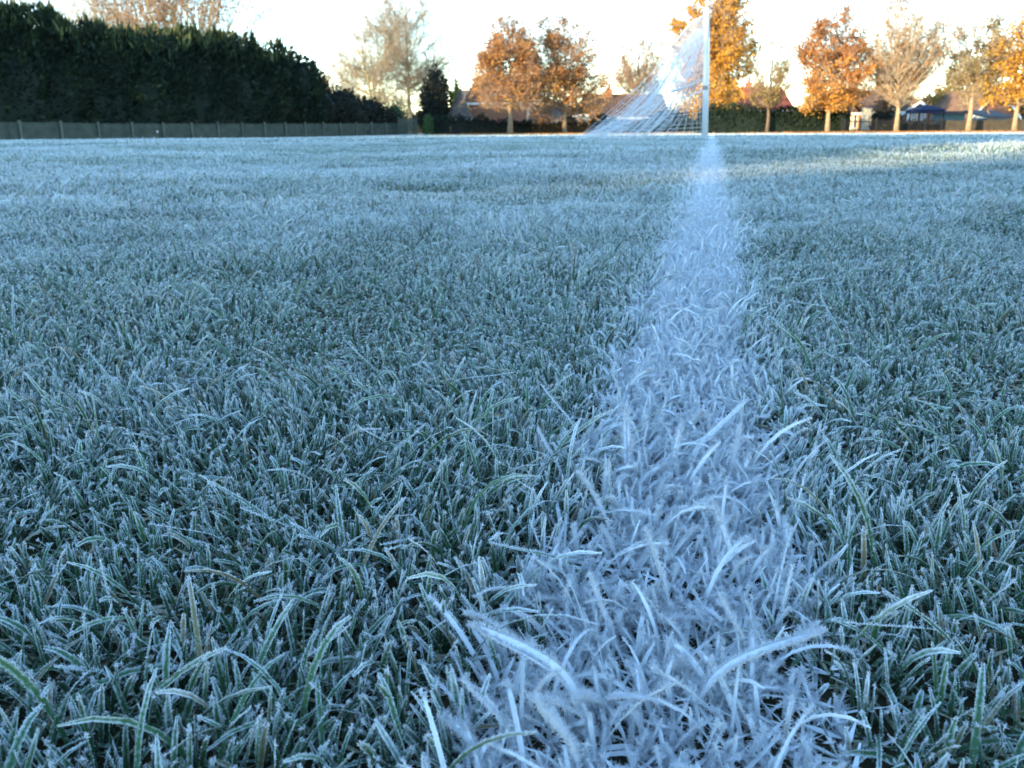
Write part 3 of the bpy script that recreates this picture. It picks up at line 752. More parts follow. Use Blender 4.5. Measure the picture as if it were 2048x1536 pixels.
for hz in (.25, .72):
    r = MB(); r.tube([(*(on_fence(t) - FA[:2]), gz(*on_fence(t)) - rz0 + hz) for t in np.linspace(0, 1, 24)], .04, 4)
    r.build('rail', M['fence_wood'], root)
for i in range(19):
    t = i / 18; c = on_fence(t) - FA[:2] + fn * .085; z = gz(*on_fence(t)) - rz0
    p = MB(); p.tube([(c[0], c[1], z - .2), (c[0], c[1], z + FH + .06 + rl.normal(0, .015))], .075, 4)
    p.build('post', M['fence_post'], root)
# marker post in front of the fence
t = .43; c = P(316, 277, 44.5)
b = MB(); b.tube([(0, 0, -.1), (.01, 0, .42)], .03, 8); b.tube([(.01, 0, .42), (.01, 0, .52)], .035, 8, m=1)
o = b.build('marker_post', [M['bark_dark'], M['white_paint']]); o.location = (c[0], c[1], gz(c[0], c[1]))
tag(o, 'short dark marker post with a pale cap in front of the picket fence', 'post')

back = lambda t, off: on_fence(t) - fn * off
def tfence(px, off=0.0):
    """fraction along the fence seen at pixel column px"""
    lo, hi = -.3, 1.3
    for _ in range(40):
        m_ = (lo + hi) / 2; x, y = back(m_, off)
        v = np.array([x, y, 0]) - EYE
        if 1024 + FPX * v.dot(RGT) / v.dot(FWD) < px: lo = m_
        else: hi = m_
    return lo
def hz_at(px, py, off):
    """height over the ground of what stands OFF behind the fence at pixel px, py"""
    t = tfence(px, off); x, y = back(t, off)
    p = P(px, py, y); return p[2] - gz(x, y)
tl, tr_ = tfence(-120, 2.4), tfence(560, 2.4)
tops = [(-120, -14), (0, 6), (60, 14), (95, 40), (130, 48), (150, 66), (180, 52), (205, 48), (240, 66), (275, 84), (300, 70), (330, 76), (365, 62), (395, 72), (430, 86), (460, 78), (500, 92), (535, 98), (560, 112)]
tx_ = np.array([(tfence(px, 2.4) - tl) / (tr_ - tl) for px, py in tops]); th_ = np.array([hz_at(px, py, 3.0) for px, py in tops])
hedge('conifer_hedge', 'tall dark ragged conifer hedge towering behind the picket fence', 'hedge', back(tl, 2.4), back(tr_, 2.4),
      lambda t: np.interp(t, tx_, th_) * (.98 + .11 * (vnoise(np.asarray(t) * 26, 0 * np.asarray(t), 71) - .5) + .09 * (vnoise(np.asarray(t) * 70, 0 * np.asarray(t), 73) - .5)), 3.2, M['conifer'], 105, .26, 72, bulge=1.0, core=.80, tips=260)
def place(px, off):
    x, y = back(tfence(px, off), off); return float(x), float(y)
x, y = place(585, 2.6)
bush('dark_conifer', 'broad round topped dark conifer ending the tall hedge', 'conifer', x, y, hz_at(590, 96, 2.6), 2.6,
     [(0, .8), (.2, 1), (.6, .92), (.85, .62), (1, .12)], M['conifer'], 60, .32, 81, lump=.45, up=.8)
x, y = place(632, 3.4)
bush('dark_conifer', 'lower dark conifer on the right flank of the round topped one', 'conifer', x, y, hz_at(628, 122, 3.4), 1.3,
     [(0, .9), (.3, 1), (.7, .8), (1, .12)], M['conifer'], 60, .30, 82, lump=.45, up=.7)
x, y = place(655, 6)
bush('beech_bush', 'small copper orange bush peeping over the dark shrubs', 'bush', x, y, hz_at(652, 142, 6), .85,
     [(0, .6), (.5, .9), (.8, .9), (1, .2)], M['leaf_rust'], 60, .22, 83)
for px, py, R_, nm, lb, mt_, sd_ in ((645, 176, 1.9, 'dark_shrub', 'dark green shrub filling the gap at the foot of the broad conifer', 'dark_shrub', 183),
                                     (690, 172, 2.4, 'dark_shrub', 'tall dark green shrub behind the fence below the copper bush', 'dark_shrub', 84),
                                     (742, 192, 1.9, 'dark_shrub', 'brown tinged dark shrub between two taller dark shrubs', 'dark_shrub', 85),
                                     (778, 216, 1.3, 'dark_shrub', 'low dark shrub at the far end of the picket fence', 'dark_shrub', 86)):
    x, y = place(px, 2.2)
    bush(nm, lb, 'shrub', x, y, hz_at(px, py, 2.2), R_, [(0, .85), (.35, 1), (.75, .8), (1, .2)], M[mt_], 50, .26, sd_, group='dark shrubs behind the fence', lump=.5)

def ptree(name, label, px, Y, ptop, R_px, zb, prof, lm, nleaf, ls, seed, base_py=None, **kw):
    """a tree whose stem stands at pixel column px, distance Y, and whose top shows at row ptop"""
    b = P(px, base_py or 266, Y); x, y = float(b[0]), float(Y); z = gz(x, y)
    H = (P(px, ptop, Y)[2] - z) * 1.06
    return tree(name, label, x, y, float(H), R_px * Y * 1.04 / FPX, zb, prof, lm, int(nleaf * 1.15), ls, seed, z0=z, **kw)

OVAL = [(0, .45), (.2, .85), (.45, 1), (.7, .85), (.9, .5), (1, .15)]
CONE = [(0, .8), (.15, 1), (.4, .82), (.7, .5), (.9, .25), (1, .06)]
FAN = [(0, .18), (.25, .55), (.55, .95), (.8, 1), (.93, .7), (1, .3)]
ROUND = [(0, .35), (.2, .8), (.45, 1), (.7, .95), (.88, .7), (1, .3)]
DOME = [(0, .75), (.25, 1), (.55, .95), (.8, .72), (.95, .4), (1, .15)]

# bare poplars behind the tall hedge, rising out of the picture
ptree('poplar', 'tall many stemmed poplar with thin brown leaves rising behind the hedge', 388, 66, -120, 165, .10, [(0, .7), (.3, .95), (.6, 1), (1, .6)], 'leaf_tan', 12000, .16, 101,
      n1=60, n2=11, n3=6, trunks=9, bark='bark_pale', twig='twig', trunk_r=.20, twig_r=.010, leaf_top=.9, group='poplars behind the hedge')
ptree('poplar', 'slim leaning bare poplar to the left of the leafy poplar', 300, 68, -90, 110, .25, OVAL, 'leaf_tan', 500, .15, 102,
      n1=34, n2=11, n3=7, bark='bark_pale', twig='twig_pale', trunk_r=.17, twig_r=.009, lean=-.16, group='poplars behind the hedge')
ptree('poplar', 'bare poplar with pale stems above the darkest stretch of hedge', 190, 66, -80, 100, .25, OVAL, 'leaf_tan', 300, .15, 103,
      n1=34, n2=11, n3=7, bark='bark_pale', twig='twig_pale', trunk_r=.14, twig_r=.009, lean=.03, group='poplars behind the hedge')
ptree('tree', 'wispy bare tree above the left end of the hedge', 60, 60, -50, 90, .3, OVAL, 'leaf_tan', 700, .16, 104, n1=30, n2=10, n3=6, bark='bark_dark', twig_r=.012)
# the pale bare trees
ptree('bare_tree', 'large bare tree with a round crown of pinkish twigs and a straight pale trunk', 820, 92, 14, 102, .14, ROUND, 'leaf_tan', 600, .16, 105, habit='spread',
      n1=54, n2=15, n3=9, bark='bark_pale', twig='twig_pink', trunk_r=.26, twig_r=.0105, group='bare pale trees')
ptree('bare_tree', 'bare many stemmed tree left of the big bare tree, with fanned yellowish stems', 755, 90, 24, 96, .08, ROUND, 'leaf_tan', 600, .16, 106, habit='spread',
      n1=50, n2=15, n3=9, bark='bark_pale', twig='twig_pink', trunk_r=.15, twig_r=.0105, trunks=4, group='bare pale trees')
ptree('bare_tree', 'low pale twiggy sapling under the bare trees', 705, 84, 150, 48, .15, DOME, 'leaf_tan', 700, .14, 107,
      n1=16, n2=8, n3=5, bark='bark_pale', twig='twig_pale', trunk_r=.07, twig_r=.010, trunks=3, group='bare pale trees')

def pbush(name, label, cat, px, Y, ptop, R_px, prof, mt_, dens, spray, seed, **kw):
    b = P(px, 266, Y); x = float(b[0]); z = gz(x, Y); H = float(P(px, ptop, Y)[2] - z)
    return bush(name, label, cat, x, float(Y), H, R_px * Y * .98 / FPX, prof, M[mt_], dens, spray, seed, z0=z, **kw)
pbush('dark_conifer', 'dark pointed conifer between the big bare tree and the brick houses', 'conifer', 873, 76, 130, 33, [(0, .8), (.25, 1), (.55, .9), (.8, .6), (1, .1)], 'dark_shrub', 55, .3, 111, up=.7, lump=.3)
pbush('lime_conifer', 'narrow lime green conifer behind the hip roofed extension', 'conifer', 915, 96, 156, 15, [(0, .9), (.4, 1), (.75, .7), (1, .1)], 'lime', 60, .3, 112, up=.8)
pbush('round_bush', 'small round light green clipped bush beside the gate', 'bush', 857, 70, 226, 12, [(0, .8), (.4, 1), (.8, .75), (1, .3)], 'green_shrub', 150, .13, 113, lump=.12)
pbush('green_bush', 'green bush behind the gate under the bare trees', 'bush', 790, 82, 205, 30, [(0, .85), (.4, 1), (.8, .7), (1, .3)], 'green_shrub', 50, .2, 114, lump=.4)
pbush('rust_bush', 'tan bush in front of the hip roofed extension', 'bush', 908, 69, 240, 8, [(0, .8), (.5, 1), (1, .3)], 'leaf_tan', 120, .13, 115)
# gate
g0, g1 = P(800, 268, 72.5), P(834, 268, 73.5)
root = empty('wooden_gate', (g0[0], g0[1], gz(g0[0], g0[1])), 'tall closed wooden gate between the picket fence and the round bush', 'gate')
gw = float(g1[0] - g0[0]); gh = float(P(815, 236, 73)[2] - gz(g0[0], g0[1]))
b = MB()
for i in range(9): b.box(gw * i / 9 + .01, gw * (i + 1) / 9 - .01, 0, .03, .06, gh)
b.build('board_panel', M['fence_wood'], root)
for xx in (-.08, gw + .08):
    b = MB(); b.box(xx - .07, xx + .07, -.05, .09, -.2, gh + .1); b.build('post', M['fence_wood'], root)
b = MB(); b.box(0, gw, -.03, -.002, gh * .75, gh * .75 + .1); b.box(0, gw, -.03, -.002, .3, .4); b.build('rail', M['fence_wood'], root)
# clipped hedges and the scrubby hedge across the back
def phedge(name, label, cat, pxa, pxb, Y, ptop, thick, mt_, dens, spray, seed, Yb=None, **kw):
    Yb = Yb or Y
    a, c = P(pxa, 266, Y), P(pxb, 266, Yb)
    h = np.array([P(pxa + (pxb - pxa) * f, pt, Y + (Yb - Y) * f)[2] - gz(a[0] * (1 - f) + c[0] * f, Y + (Yb - Y) * f) for f, pt in ptop])
    ff = np.array([f for f, _ in ptop])
    kw.setdefault('bulge', .4)
    return hedge(name, label, cat, a[:2], c[:2], lambda t: np.interp(t, ff, h), thick, M[mt_], dens, spray, seed, **kw)
phedge('clipped_hedge', 'flat topped dark clipped hedge right of the round light bush', 'hedge', 866, 905, 71, [(0, 231), (1, 231)], 1.0, 'conifer', 90, .16, 121, bulge=.15)
phedge('garden_hedge', 'scrubby brown garden hedge under the two orange brown trees', 'hedge', 903, 1062, 68, [(0, 236), (.1, 228), (.25, 238), (.4, 226), (.5, 240), (.7, 236), (.85, 243), (1, 236)], 1.2, 'dark_shrub', 70, .2, 122, bulge=.7)
phedge('garden_hedge', 'sunlit tan hedge between the orange brown trees and the goal net', 'hedge', 1062, 1200, 69, [(0, 242), (.2, 234), (.35, 244), (.5, 240), (.7, 238), (.85, 243), (1, 238)], 1.1, 'brown_shrub', 80, .18, 123, bulge=.6)
phedge('garden_hedge', 'dark hedge below the bungalow, seen through the goal net', 'hedge', 1180, 1400, 70, [(0, 232), (.1, 226), (.25, 236), (.4, 244), (.6, 228), (.75, 208), (1, 202)], 1.2, 'conifer', 70, .2, 124, bulge=.5)
phedge('boundary_hedge', 'long solid dark hedge right of the goal under the red roof', 'hedge', 1395, 1692, 62, [(0, 214), (.1, 206), (.25, 208), (.4, 210), (.5, 214), (.7, 212), (.85, 210), (1, 213)], 1.6, 'conifer', 75, .2, 125, bulge=.35)
pbush('dark_bush', 'rounded dark bush in front of the brown roofed bungalow, by the railings', 'bush', 1768, 63, 221, 30, [(0, .9), (.4, 1), (.8, .75), (1, .3)], 'dark_shrub', 75, .2, 126, lump=.25)
pbush('dark_bush', 'low dark bush under the blue gazebo', 'bush', 1830, 61, 240, 17, [(0, .9), (.4, 1), (.8, .75), (1, .3)], 'dark_shrub', 75, .18, 127, lump=.3)
pbush('dark_bush', 'squat dark bush at the end of the long dark hedge', 'bush', 1684, 60.5, 214, 10, [(0, .9), (.4, 1), (.8, .85), (1, .4)], 'conifer', 90, .18, 128, lump=.2)

# ------------------------------------------------------------------ houses
def hwindow(root, x0, x1, z0, z1, y=0.0, bars=2):
    f = MB(); w = .07
    f.box(x0, x1, y - .05, y + .03, z1 - w, z1); f.box(x0, x1, y - .05, y + .03, z0, z0 + w)
    f.box(x0, x0 + w, y - .05, y + .03, z0 + w, z1 - w); f.box(x1 - w, x1, y - .05, y + .03, z0 + w, z1 - w)
    for i in range(1, bars):
        xx = x0 + (x1 - x0) * i / bars; f.box(xx - w * .4, xx + w * .4, y - .045, y + .03, z0 + w, z1 - w)
    o = f.build('window', M['white_wood'], root)
    p = MB(); p.box(x0 + w, x1 - w, y - .012, y + .02, z0 + w, z1 - w); p.build('pane', M['glass'], o)
    s_ = MB(); s_.box(x0 - .08, x1 + .08, y - .12, y + .02, z0 - .07, z0 - .003); s_.build('sill', M['concrete'], o)
    return o

def roof_ribs(b, A0, A1, B0, B1, pitch=.30, r=.055):
    """pantile ribs running from the eave A to the ridge B"""
    n = max(3, int(np.linalg.norm(A1 - A0) / pitch))
    for i in range(n + 1):
        t = i / n; b.tube([A0 * (1 - t) + A1 * t, B0 * (1 - t) + B1 * t], r, 4, cap=False)

def house(label, x, Y, z0, w, d, eave, ridge, wallm, roofm, yaw=0.0, hip=0.0, name='house', over=.35, gable_front=False, gutter=True, group=None):
    """walls and roof with ribs; the front wall is local y = 0, the eaves run along x"""
    root = empty(name, (x, Y, z0), label, 'house', group); root.rotation_euler.z = yaw
    b = MB()
    if gable_front:
        b.add([(0, 0, -.3), (w, 0, -.3), (w, 0, eave), (w / 2, 0, ridge - .06), (0, 0, eave), (0, d, -.3), (w, d, -.3), (w, d, eave), (w / 2, d, ridge - .06), (0, d, eave)],
              [(0, 1, 2, 3, 4), (9, 8, 7, 6, 5), (1, 6, 7, 2), (5, 0, 4, 9)])
    elif hip:
        b.box(0, w, 0, d, -.3, eave)
    else:
        b.add([(0, 0, -.3), (w, 0, -.3), (w, d, -.3), (0, d, -.3), (0, 0, eave), (w, 0, eave), (w, d, eave), (0, d, eave), (0, d / 2, ridge - .08), (w, d / 2, ridge - .08)],
              [(0, 1, 5, 4), (2, 3, 7, 6), (1, 2, 6, 9, 5), (3, 0, 4, 8, 7)])
    b.build('wall', M[wallm], root)
    r = MB(); o = over; th = .12
    if gable_front:
        sl = (ridge - eave) / (w / 2); e = eave - o * sl
        A = [(-o, -o, e), (w / 2, -o, ridge), (w + o, -o, e), (-o, d + o, e), (w / 2, d + o, ridge), (w + o, d + o, e)]
        lo = [(a[0], a[1], a[2] - th) for a in A]
        r.add(A + lo, [(0, 1, 4, 3), (1, 2, 5, 4), (6, 9, 10, 7), (7, 10, 11, 8), (0, 6, 7, 1), (1, 7, 8, 2), (3, 4, 10, 9), (4, 5, 11, 10), (0, 3, 9, 6), (2, 8, 11, 5)])
        V_ = [np.array(a) for a in A]
        roof_ribs(r, V_[0], V_[3], V_[1], V_[4]); roof_ribs(r, V_[2], V_[5], V_[1], V_[4])
    else:
        sl = (ridge - eave) / (d / 2); e = eave - o * sl
        A = [(-o, -o, e), (w + o, -o, e), (w + o, d + o, e), (-o, d + o, e), (hip - (o if not hip else 0), d / 2, ridge), (w - hip + (o if not hip else 0), d / 2, ridge)]
        lo = [(a[0], a[1], a[2] - th) for a in A]
        r.add(A + lo, [(0, 1, 5, 4), (1, 2, 5), (2, 3, 4, 5), (3, 0, 4), (6, 10, 11, 7), (7, 11, 8), (8, 11, 10, 9), (9, 10, 6), (0, 6, 7, 1), (1, 7, 8, 2), (2, 8, 9, 3), (3, 9, 6, 0)])
        V_ = [np.array(a) for a in A]
        roof_ribs(r, V_[0] + [hip * .0, 0, .01], V_[1] + [0, 0, .01], V_[4] + [0, 0, .01], V_[5] + [0, 0, .01])
        r.tube([V_[4] + [0, 0, .03], V_[5] + [0, 0, .03]], .11, 6)
    ro = r.build('roof', M[roofm], root)
    if gutter and not gable_front:
        g = MB(); g.box(-o, w + o, -o - .03, -o + .0, e - .32, e - th - .003); g.box(-o, w + o, -o + .003, -.01, e - .16 - th, e - th - .01); g.build('fascia', M['white_wood'], root)
    if gable_front:
        g = MB()
        for sgn in (-1, 1):
            p0 = np.array([w / 2 + sgn * (w / 2 + o), -o - .02, e - .02]); p1 = np.array([w / 2, -o - .02, ridge - .02])
            up = np.array([0, 0, -.26])
            g.add([p0, p1, p1 + up, p0 + up, p0 + [0, -.04, 0], p1 + [0, -.04, 0], p1 + up + [0, -.04, 0], p0 + up + [0, -.04, 0]],
                  [(0, 1, 2, 3), (7, 6, 5, 4), (0, 4, 5, 1), (3, 2, 6, 7), (0, 3, 7, 4), (1, 5, 6, 2)])
        g.build('bargeboard', M['white_wood'], root)
    return root, ro

def chimney(root, roof, x0, x1, y0, y1, z0, z1, pots=1, wm='brick'):
    b = MB(); b.box(x0, x1, y0, y1, z0, z1); b.box(x0 - .06, x1 + .06, y0 - .06, y1 + .06, z1, z1 + .14)
    o = b.build('chimney', M[wm], roof)
    for i in range(pots):
        xx = x0 + (x1 - x0) * (i + .5) / pots; yy = (y0 + y1) / 2
        b.tube([(xx, yy, z1 + .1), (xx, yy, z1 + .35), (xx, yy, z1 + .62)], [.16, .13, .10], 8)
    bpy.data.meshes.remove(o.data) if False else None
    q_ = MB()
    for i in range(pots):
        xx = x0 + (x1 - x0) * (i + .5) / pots; yy = (y0 + y1) / 2
        q_.tube([(xx, yy, z1 + .14), (xx, yy, z1 + .4), (xx, yy, z1 + .66)], [.17, .13, .11], 8)
    q_.build('chimney_pot', M['tile_red'], roof)
    return o

def span(pxa, pxb, Y, *rows):
    """x of two pixel columns, ground height, and heights over it of pixel rows at distance Y"""
    xa, xb = float(P(pxa, 240, Y)[0]), float(P(pxb, 240, Y)[0]); z = gz((xa + xb) / 2, Y)
    return xa, xb, z, [float(P((pxa + pxb) / 2, r, Y)[2] - z) for r in rows]

# main brick house and its extension
Y = 78.0
xa, xb, z, (ev, rd, f0, f1, s0, s1) = span(938, 1060, Y, 197, 153, 202, 213, 197, 214)
rd = float(P(1000, 153, Y + 3.5)[2] - z)
root, ro = house('two storey red brick house with rust brown hipped roof behind the orange brown trees', xa, Y, z, xb - xa, 7, ev, rd, 'brick', 'tile_rust', hip=.7)
k = (xb - xa) / (1060 - 938)
hwindow(root, 27 * k, 47 * k, f1 and float(P(975, 214, Y)[2] - z), f0, bars=3)
hwindow(root, 93 * k, 107 * k, s1, s0, bars=2)
zd = float(P(1016, 238, Y)[2] - z)
b = MB(); b.box(75 * k, 82 * k, -.05, .02, 0, zd); o = b.build('door', M['white_wood'], root)
b = MB(); b.box(115.5 * k, 121 * k, -.14, .02, 0, float(P(1057, 207, Y)[2] - z)); b.build('porch_pier', M['cream'], root)
b = MB(); b.tube([(1 * k, -.09, 0), (1 * k, -.09, ev - .4)], .05, 6); b.build('downpipe', M['iron'], root)
Y = 76.0
xa, xb, z, (ev, rd) = span(903, 937, Y, 217, 180)
root, ro = house('small brick extension with a pyramid tiled roof left of the tall brick house', xa, Y, z, xb - xa, xb - xa, ev, rd * 1.0, 'brick_pale', 'tile_grey', hip=(xb - xa) / 2 - .02)
hwindow(root, (xb - xa) * .28, (xb - xa) * .62, float(P(915, 235, Y)[2] - z), float(P(915, 221, Y)[2] - z), bars=2)
Y = 110.0
xa, xb, z, (ev, rd) = span(921, 945, Y, 200, 180)
root, ro = house('pale distant house end showing between the lime conifer and the brick house', xa, Y, z, xb - xa, 6, ev, rd, 'brick_pale', 'tile_grey')
Y = 80.0
xa, xb, z, (ev, rd) = span(1062, 1116, Y, 236, 214)
root, ro = house('low garage with dark tiled roof and cream end between the two brown trees', xa, Y, z, xb - xa, 5, ev, rd, 'cream', 'tile_grey')
hwindow(root, (xb - xa) * .18, (xb - xa) * .3, ev * .3, ev * .72, bars=1)
# bungalow behind the net
Y = 80.0
xa, xb, z, (ev, rd) = span(1178, 1330, Y, 228, 190)
rd = float(P(1250, 191, Y + 4)[2] - z)
root, ro = house('brown roofed bungalow with white fascia seen behind the goal net', xa, Y, z, xb - xa, 8, ev, rd, 'brick_pale', 'tile_brown')
k = (xb - xa) / 152
chimney(root, ro, 42 * k, 54 * k, 3.4, 4.3, rd - .9, float(P(1225, 182, Y + 4)[2] - z), 1)
hwindow(root, 24 * k, 40 * k, ev * .38, ev * .86, bars=2); hwindow(root, 68 * k, 86 * k, ev * .2, ev * .86, bars=3); hwindow(root, 122 * k, 136 * k, ev * .38, ev * .86, bars=2)
b = MB(); b.box(56 * k, 62 * k, -.05, .02, 0, ev * .86); b.build('door', M['white_wood'], root)
xa, xb, z, (t0, t1, e0) = span(1149, 1178, Y - 1, 228, 233, 236)
root = empty('porch', (xa, Y - 1, z), 'flat roofed cream porch on the left end of the bungalow', 'porch')
b = MB(); b.box(.25, xb - xa - .02, 0.15, 2.2, -.2, t1); b.build('wall', M['cream'], root)
b = MB(); b.box(0, xb - xa - .02, -.3, 2.4, t1 + .003, t0); b.build('roof', M['white_wood'], root)
b = MB(); b.box(.25, .42, -.05, .12, 0, t1 - .003); b.build('post', M['white_wood'], root)
# red roofed house
Y = 84.0
xa, xb, z, (ev,) = span(1447, 1577, Y, 214)
rd = float(P(1500, 177, Y + 4)[2] - z)
root, ro = house('bungalow with bright red tiled roof rising over the dark hedge', xa, Y, z, xb - xa, 8, ev, rd, 'brick', 'tile_red')
k = (xb - xa) / 130
chimney(root, ro, 64 * k, 73 * k, 3.6, 4.5, rd - .9, float(P(1515, 168, Y + 4)[2] - z), 1)
hwindow(root, 20 * k, 40 * k, ev * .35, ev * .8, bars=3); hwindow(root, 80 * k, 100 * k, ev * .35, ev * .8, bars=3)
# brown roofed bungalow, right
Y = 72.0
xa, xb, z, (ev,) = span(1728, 1796, Y, 216)
rd = float(P(1760, 184, Y + 3.5)[2] - z)
root, ro = house('brown pantiled bungalow with red brick wall and broad white fascia', xa, Y, z, xb - xa, 7, ev, rd, 'brick', 'tile_brown')
hwindow(root, (xb - xa) * .35, (xb - xa) * .6, ev * .35, ev * .8, bars=2)
b = MB(); b.box(-.35, .42, -.42, -.36, 0, ev + .0); b.build('end_pier', M['cream'], root)
xa, xb, z, (ev,) = span(1672, 1727, Y + 1, 219)
rd = float(P(1700, 193, Y + 4)[2] - z)
root, ro = house('cream walled bungalow wing with brown roof beside the brick bungalow', xa, Y + 1, z, xb - xa - .4, 6, ev, rd, 'cream', 'tile_brown')
for f_ in (.30, .62): hwindow(root, (xb - xa) * f_, (xb - xa) * (f_ + .14), .25, ev * .8, bars=1)
# gabled house
Y = 76.0
xa, xb, z, (ev, rd) = span(1806, 1858, Y, 219, 200)
root, ro = house('small brick gable with white bargeboards beside the blue gazebo', xa, Y, z, xb - xa, 9, ev, rd, 'brick', 'tile_brown', gable_front=True)
hwindow(root, (xb - xa) * .30, (xb - xa) * .52, ev * .45, ev * .9, bars=2); hwindow(root, (xb - xa) * .66, (xb - xa) * .84, ev * .2, ev * .9, bars=2)
b = MB(); b.box((xb - xa) * .12, (xb - xa) * .22, -.05, .02, 0, ev * .85); b.build('door', M['white_wood'], root)
# white ended house with the steep roof edge
Y = 82.0
xa, xb, z, (ev, rd) = span(1944, 2030, Y, 226, 176)
root, ro = house('tall gabled brick house with steep white bargeboard behind the golden tree', xa, Y, z, xb - xa, 9, ev, rd, 'brick', 'tile_brown', gable_front=True)
k = (xb - xa) / 86
b = MB(); b.box(4 * k, 24 * k, -.4, -.02, 0, ev * 1.12); b.build('bay', M['cream'], root)
hwindow(root, 34 * k, 54 * k, ev * .4, ev * .9, bars=3)
# frosted roof of a low outbuilding and the green shed
Y = 70.0
xa, xb, z, (e0, e1) = span(1972, 2018, Y, 236, 222)
root = empty('outbuilding', (xa, Y, z), 'low grey outbuilding with a frosted roof in front of the gabled house', 'outbuilding')
b = MB(); b.box(0, xb - xa, 0, 3, -.2, e0); b.build('wall', M['concrete'], root)
b = MB(); b.add([(-.2, -.25, e0 + .01), (xb - xa + .2, -.25, e0 + .01), (xb - xa + .2, 3.2, e1), (-.2, 3.2, e1), (-.2, -.25, e0 + .12), (xb - xa + .2, -.25, e0 + .12), (xb - xa + .2, 3.2, e1 + .12), (-.2, 3.2, e1 + .12)],
                [(0, 3, 2, 1), (4, 5, 6, 7), (0, 1, 5, 4), (1, 2, 6, 5), (2, 3, 7, 6), (3, 0, 4, 7)]); b.build('roof', M['felt'], root)
xa, xb, z, (e0, e1) = span(1892, 1929, Y, 228, 222)
root = empty('garden_shed', (xa, Y, z), 'dark green garden shed with a flat frosted white roof', 'shed')
b = MB(); b.box(0, xb - xa, 0, 2.2, -.2, e0)
for i in range(10): b.box((xb - xa) * i / 10 + .02, (xb - xa) * (i + 1) / 10 - .02, -.02, -.001, 0, e0 - .03)
b.build('wall', M['shed_green'], root)
b = MB(); b.box(-.15, xb - xa + .15, -.2, 2.4, e0 + .003, e1); b.build('roof', M['felt'], root)
b = MB(); b.box((xb - xa) * .6, (xb - xa) * .82, -.06, -.024, .05, e0 * .85); b.build('door', M['shed_green'], root)
# blue gazebo
Y = 66.0
xa, xb, z, (e0, e1, e2) = span(1838, 1888, Y, 226, 215, 211)
root = empty('gazebo', (xa, Y, z), 'blue canvas gazebo on dark legs in the garden behind the railings', 'gazebo')
w = xb - xa; dpt = 2.4
b = MB()
ring = [(0, 0), (w, 0), (w, dpt), (0, dpt)]
lo = [(x_, y_, e0 + .25) for x_, y_ in ring]; vl = [(x_, y_, e0) for x_, y_ in ring]; md = [(w * .5 + (x_ - w * .5) * .45, dpt * .5 + (y_ - dpt * .5) * .45, e1 + .1) for x_, y_ in ring]
b.add(vl + lo + md + [(w / 2, dpt / 2, e2 + .1)], [(i, (i + 1) % 4, 4 + (i + 1) % 4, 4 + i) for i in range(4)] + [(4 + i, 4 + (i + 1) % 4, 8 + (i + 1) % 4, 8 + i) for i in range(4)] + [(8 + i, 8 + (i + 1) % 4, 12) for i in range(4)])
b.build('canopy', M['blue_canvas'], root)
for x_, y_ in ring:
    b = MB(); b.tube([(x_ + (.05 if x_ == 0 else -.05), y_ + (.05 if y_ == 0 else -.05), -.1), (x_ + (.05 if x_ == 0 else -.05), y_ + (.05 if y_ == 0 else -.05), e0 + .2)], .05, 6); b.build('leg', M['iron'], root)
# railings along the back and the dark board fence
def railings(label, pxa, pxb, Y, ptop, m, board=False):
    xa, xb, z, (h,) = span(pxa, pxb, Y, ptop)
    root = empty('board_fence' if board else 'railings', (xa, Y, z), label, 'fence' if board else 'railings')
    b = MB(); w = xb - xa; n = int(w / .14)
    for i in range(n):
        x_ = w * (i + .5) / n
        zz = gz(xa + x_, Y) - z; h2 = h + np.random.default_rng(i).normal(0, .02)
        if board: b.box(x_ - .066, x_ + .066, 0, .022, zz, zz + h2)
        else: b.box(x_ - .016, x_ + .016, 0, .03, zz, zz + h2)
    tag(b.build('boards' if board else 'bars', M[m], root), kind='stuff')
    for hh in (.2, .85):
        r = MB(); r.tube([(w * t, .05, gz(xa + w * t, Y) - z + h * hh) for t in np.linspace(0, 1, 8)], .03, 4); r.build('rail', M[m], root)
    for i in range(7):
        p = MB(); x_ = w * i / 6; zz = gz(xa + x_, Y) - z; p.box(x_ - .05, x_ + .05, .04, .14, zz - .2, zz + h + .08); p.build('post', M[m], root)
railings('dark upright railings in front of the bungalows', 1690, 1885, 59.8, 239, 'iron')
railings('dark weathered board fence between the green shed and the golden tree', 1885, 2180, 60.2, 240, 'fence_dark', True)
phedge('garden_hedge', 'low dark hedge behind the railings and the board fence', 'hedge', 1785, 2200, 61.5, [(0, 242), (.3, 246), (.6, 244), (1, 240)], .8, 'dark_shrub', 60, .18, 129, bulge=.5)

# ------------------------------------------------------------------ the row of autumn trees across the back
ROW = 'autumn trees in a row along the far side of the pitch'
ptree('autumn_tree', 'cone shaped orange brown tree in front of the tall brick house', 1020, 64, 38, 84, .20, CONE, 'leaf_rust', 11000, .15, 131, habit='flat', leaf_low=.06, n1=90, n2=10, n3=5, trunk_r=.20, group=ROW, bias=.3, leaf_top=.9)
ptree('autumn_tree', 'broad rust brown tree with a dull yellow left side, next to the cone shaped tree', 1129, 66, 48, 90, .09, [(0, .55), (.12, .85), (.25, .95), (.4, 1), (.75, .82), (.95, .6), (1, .4)], 'leaf_rust', 11000, .15, 156, habit='spread', n1=60, n2=10, n3=5, trunk_r=.17, group=ROW, bias=.5, bark='bark', leaf_top=.95)
ptree('autumn_tree', 'thin leaved tree rising behind the bungalow, left of the goal', 1276, 88, 54, 58, .30, OVAL, 'leaf_tan', 2200, .16, 133, n1=40, n2=13, n3=8, trunk_r=.15, bark='bark_dark', group='smaller trees behind the houses')
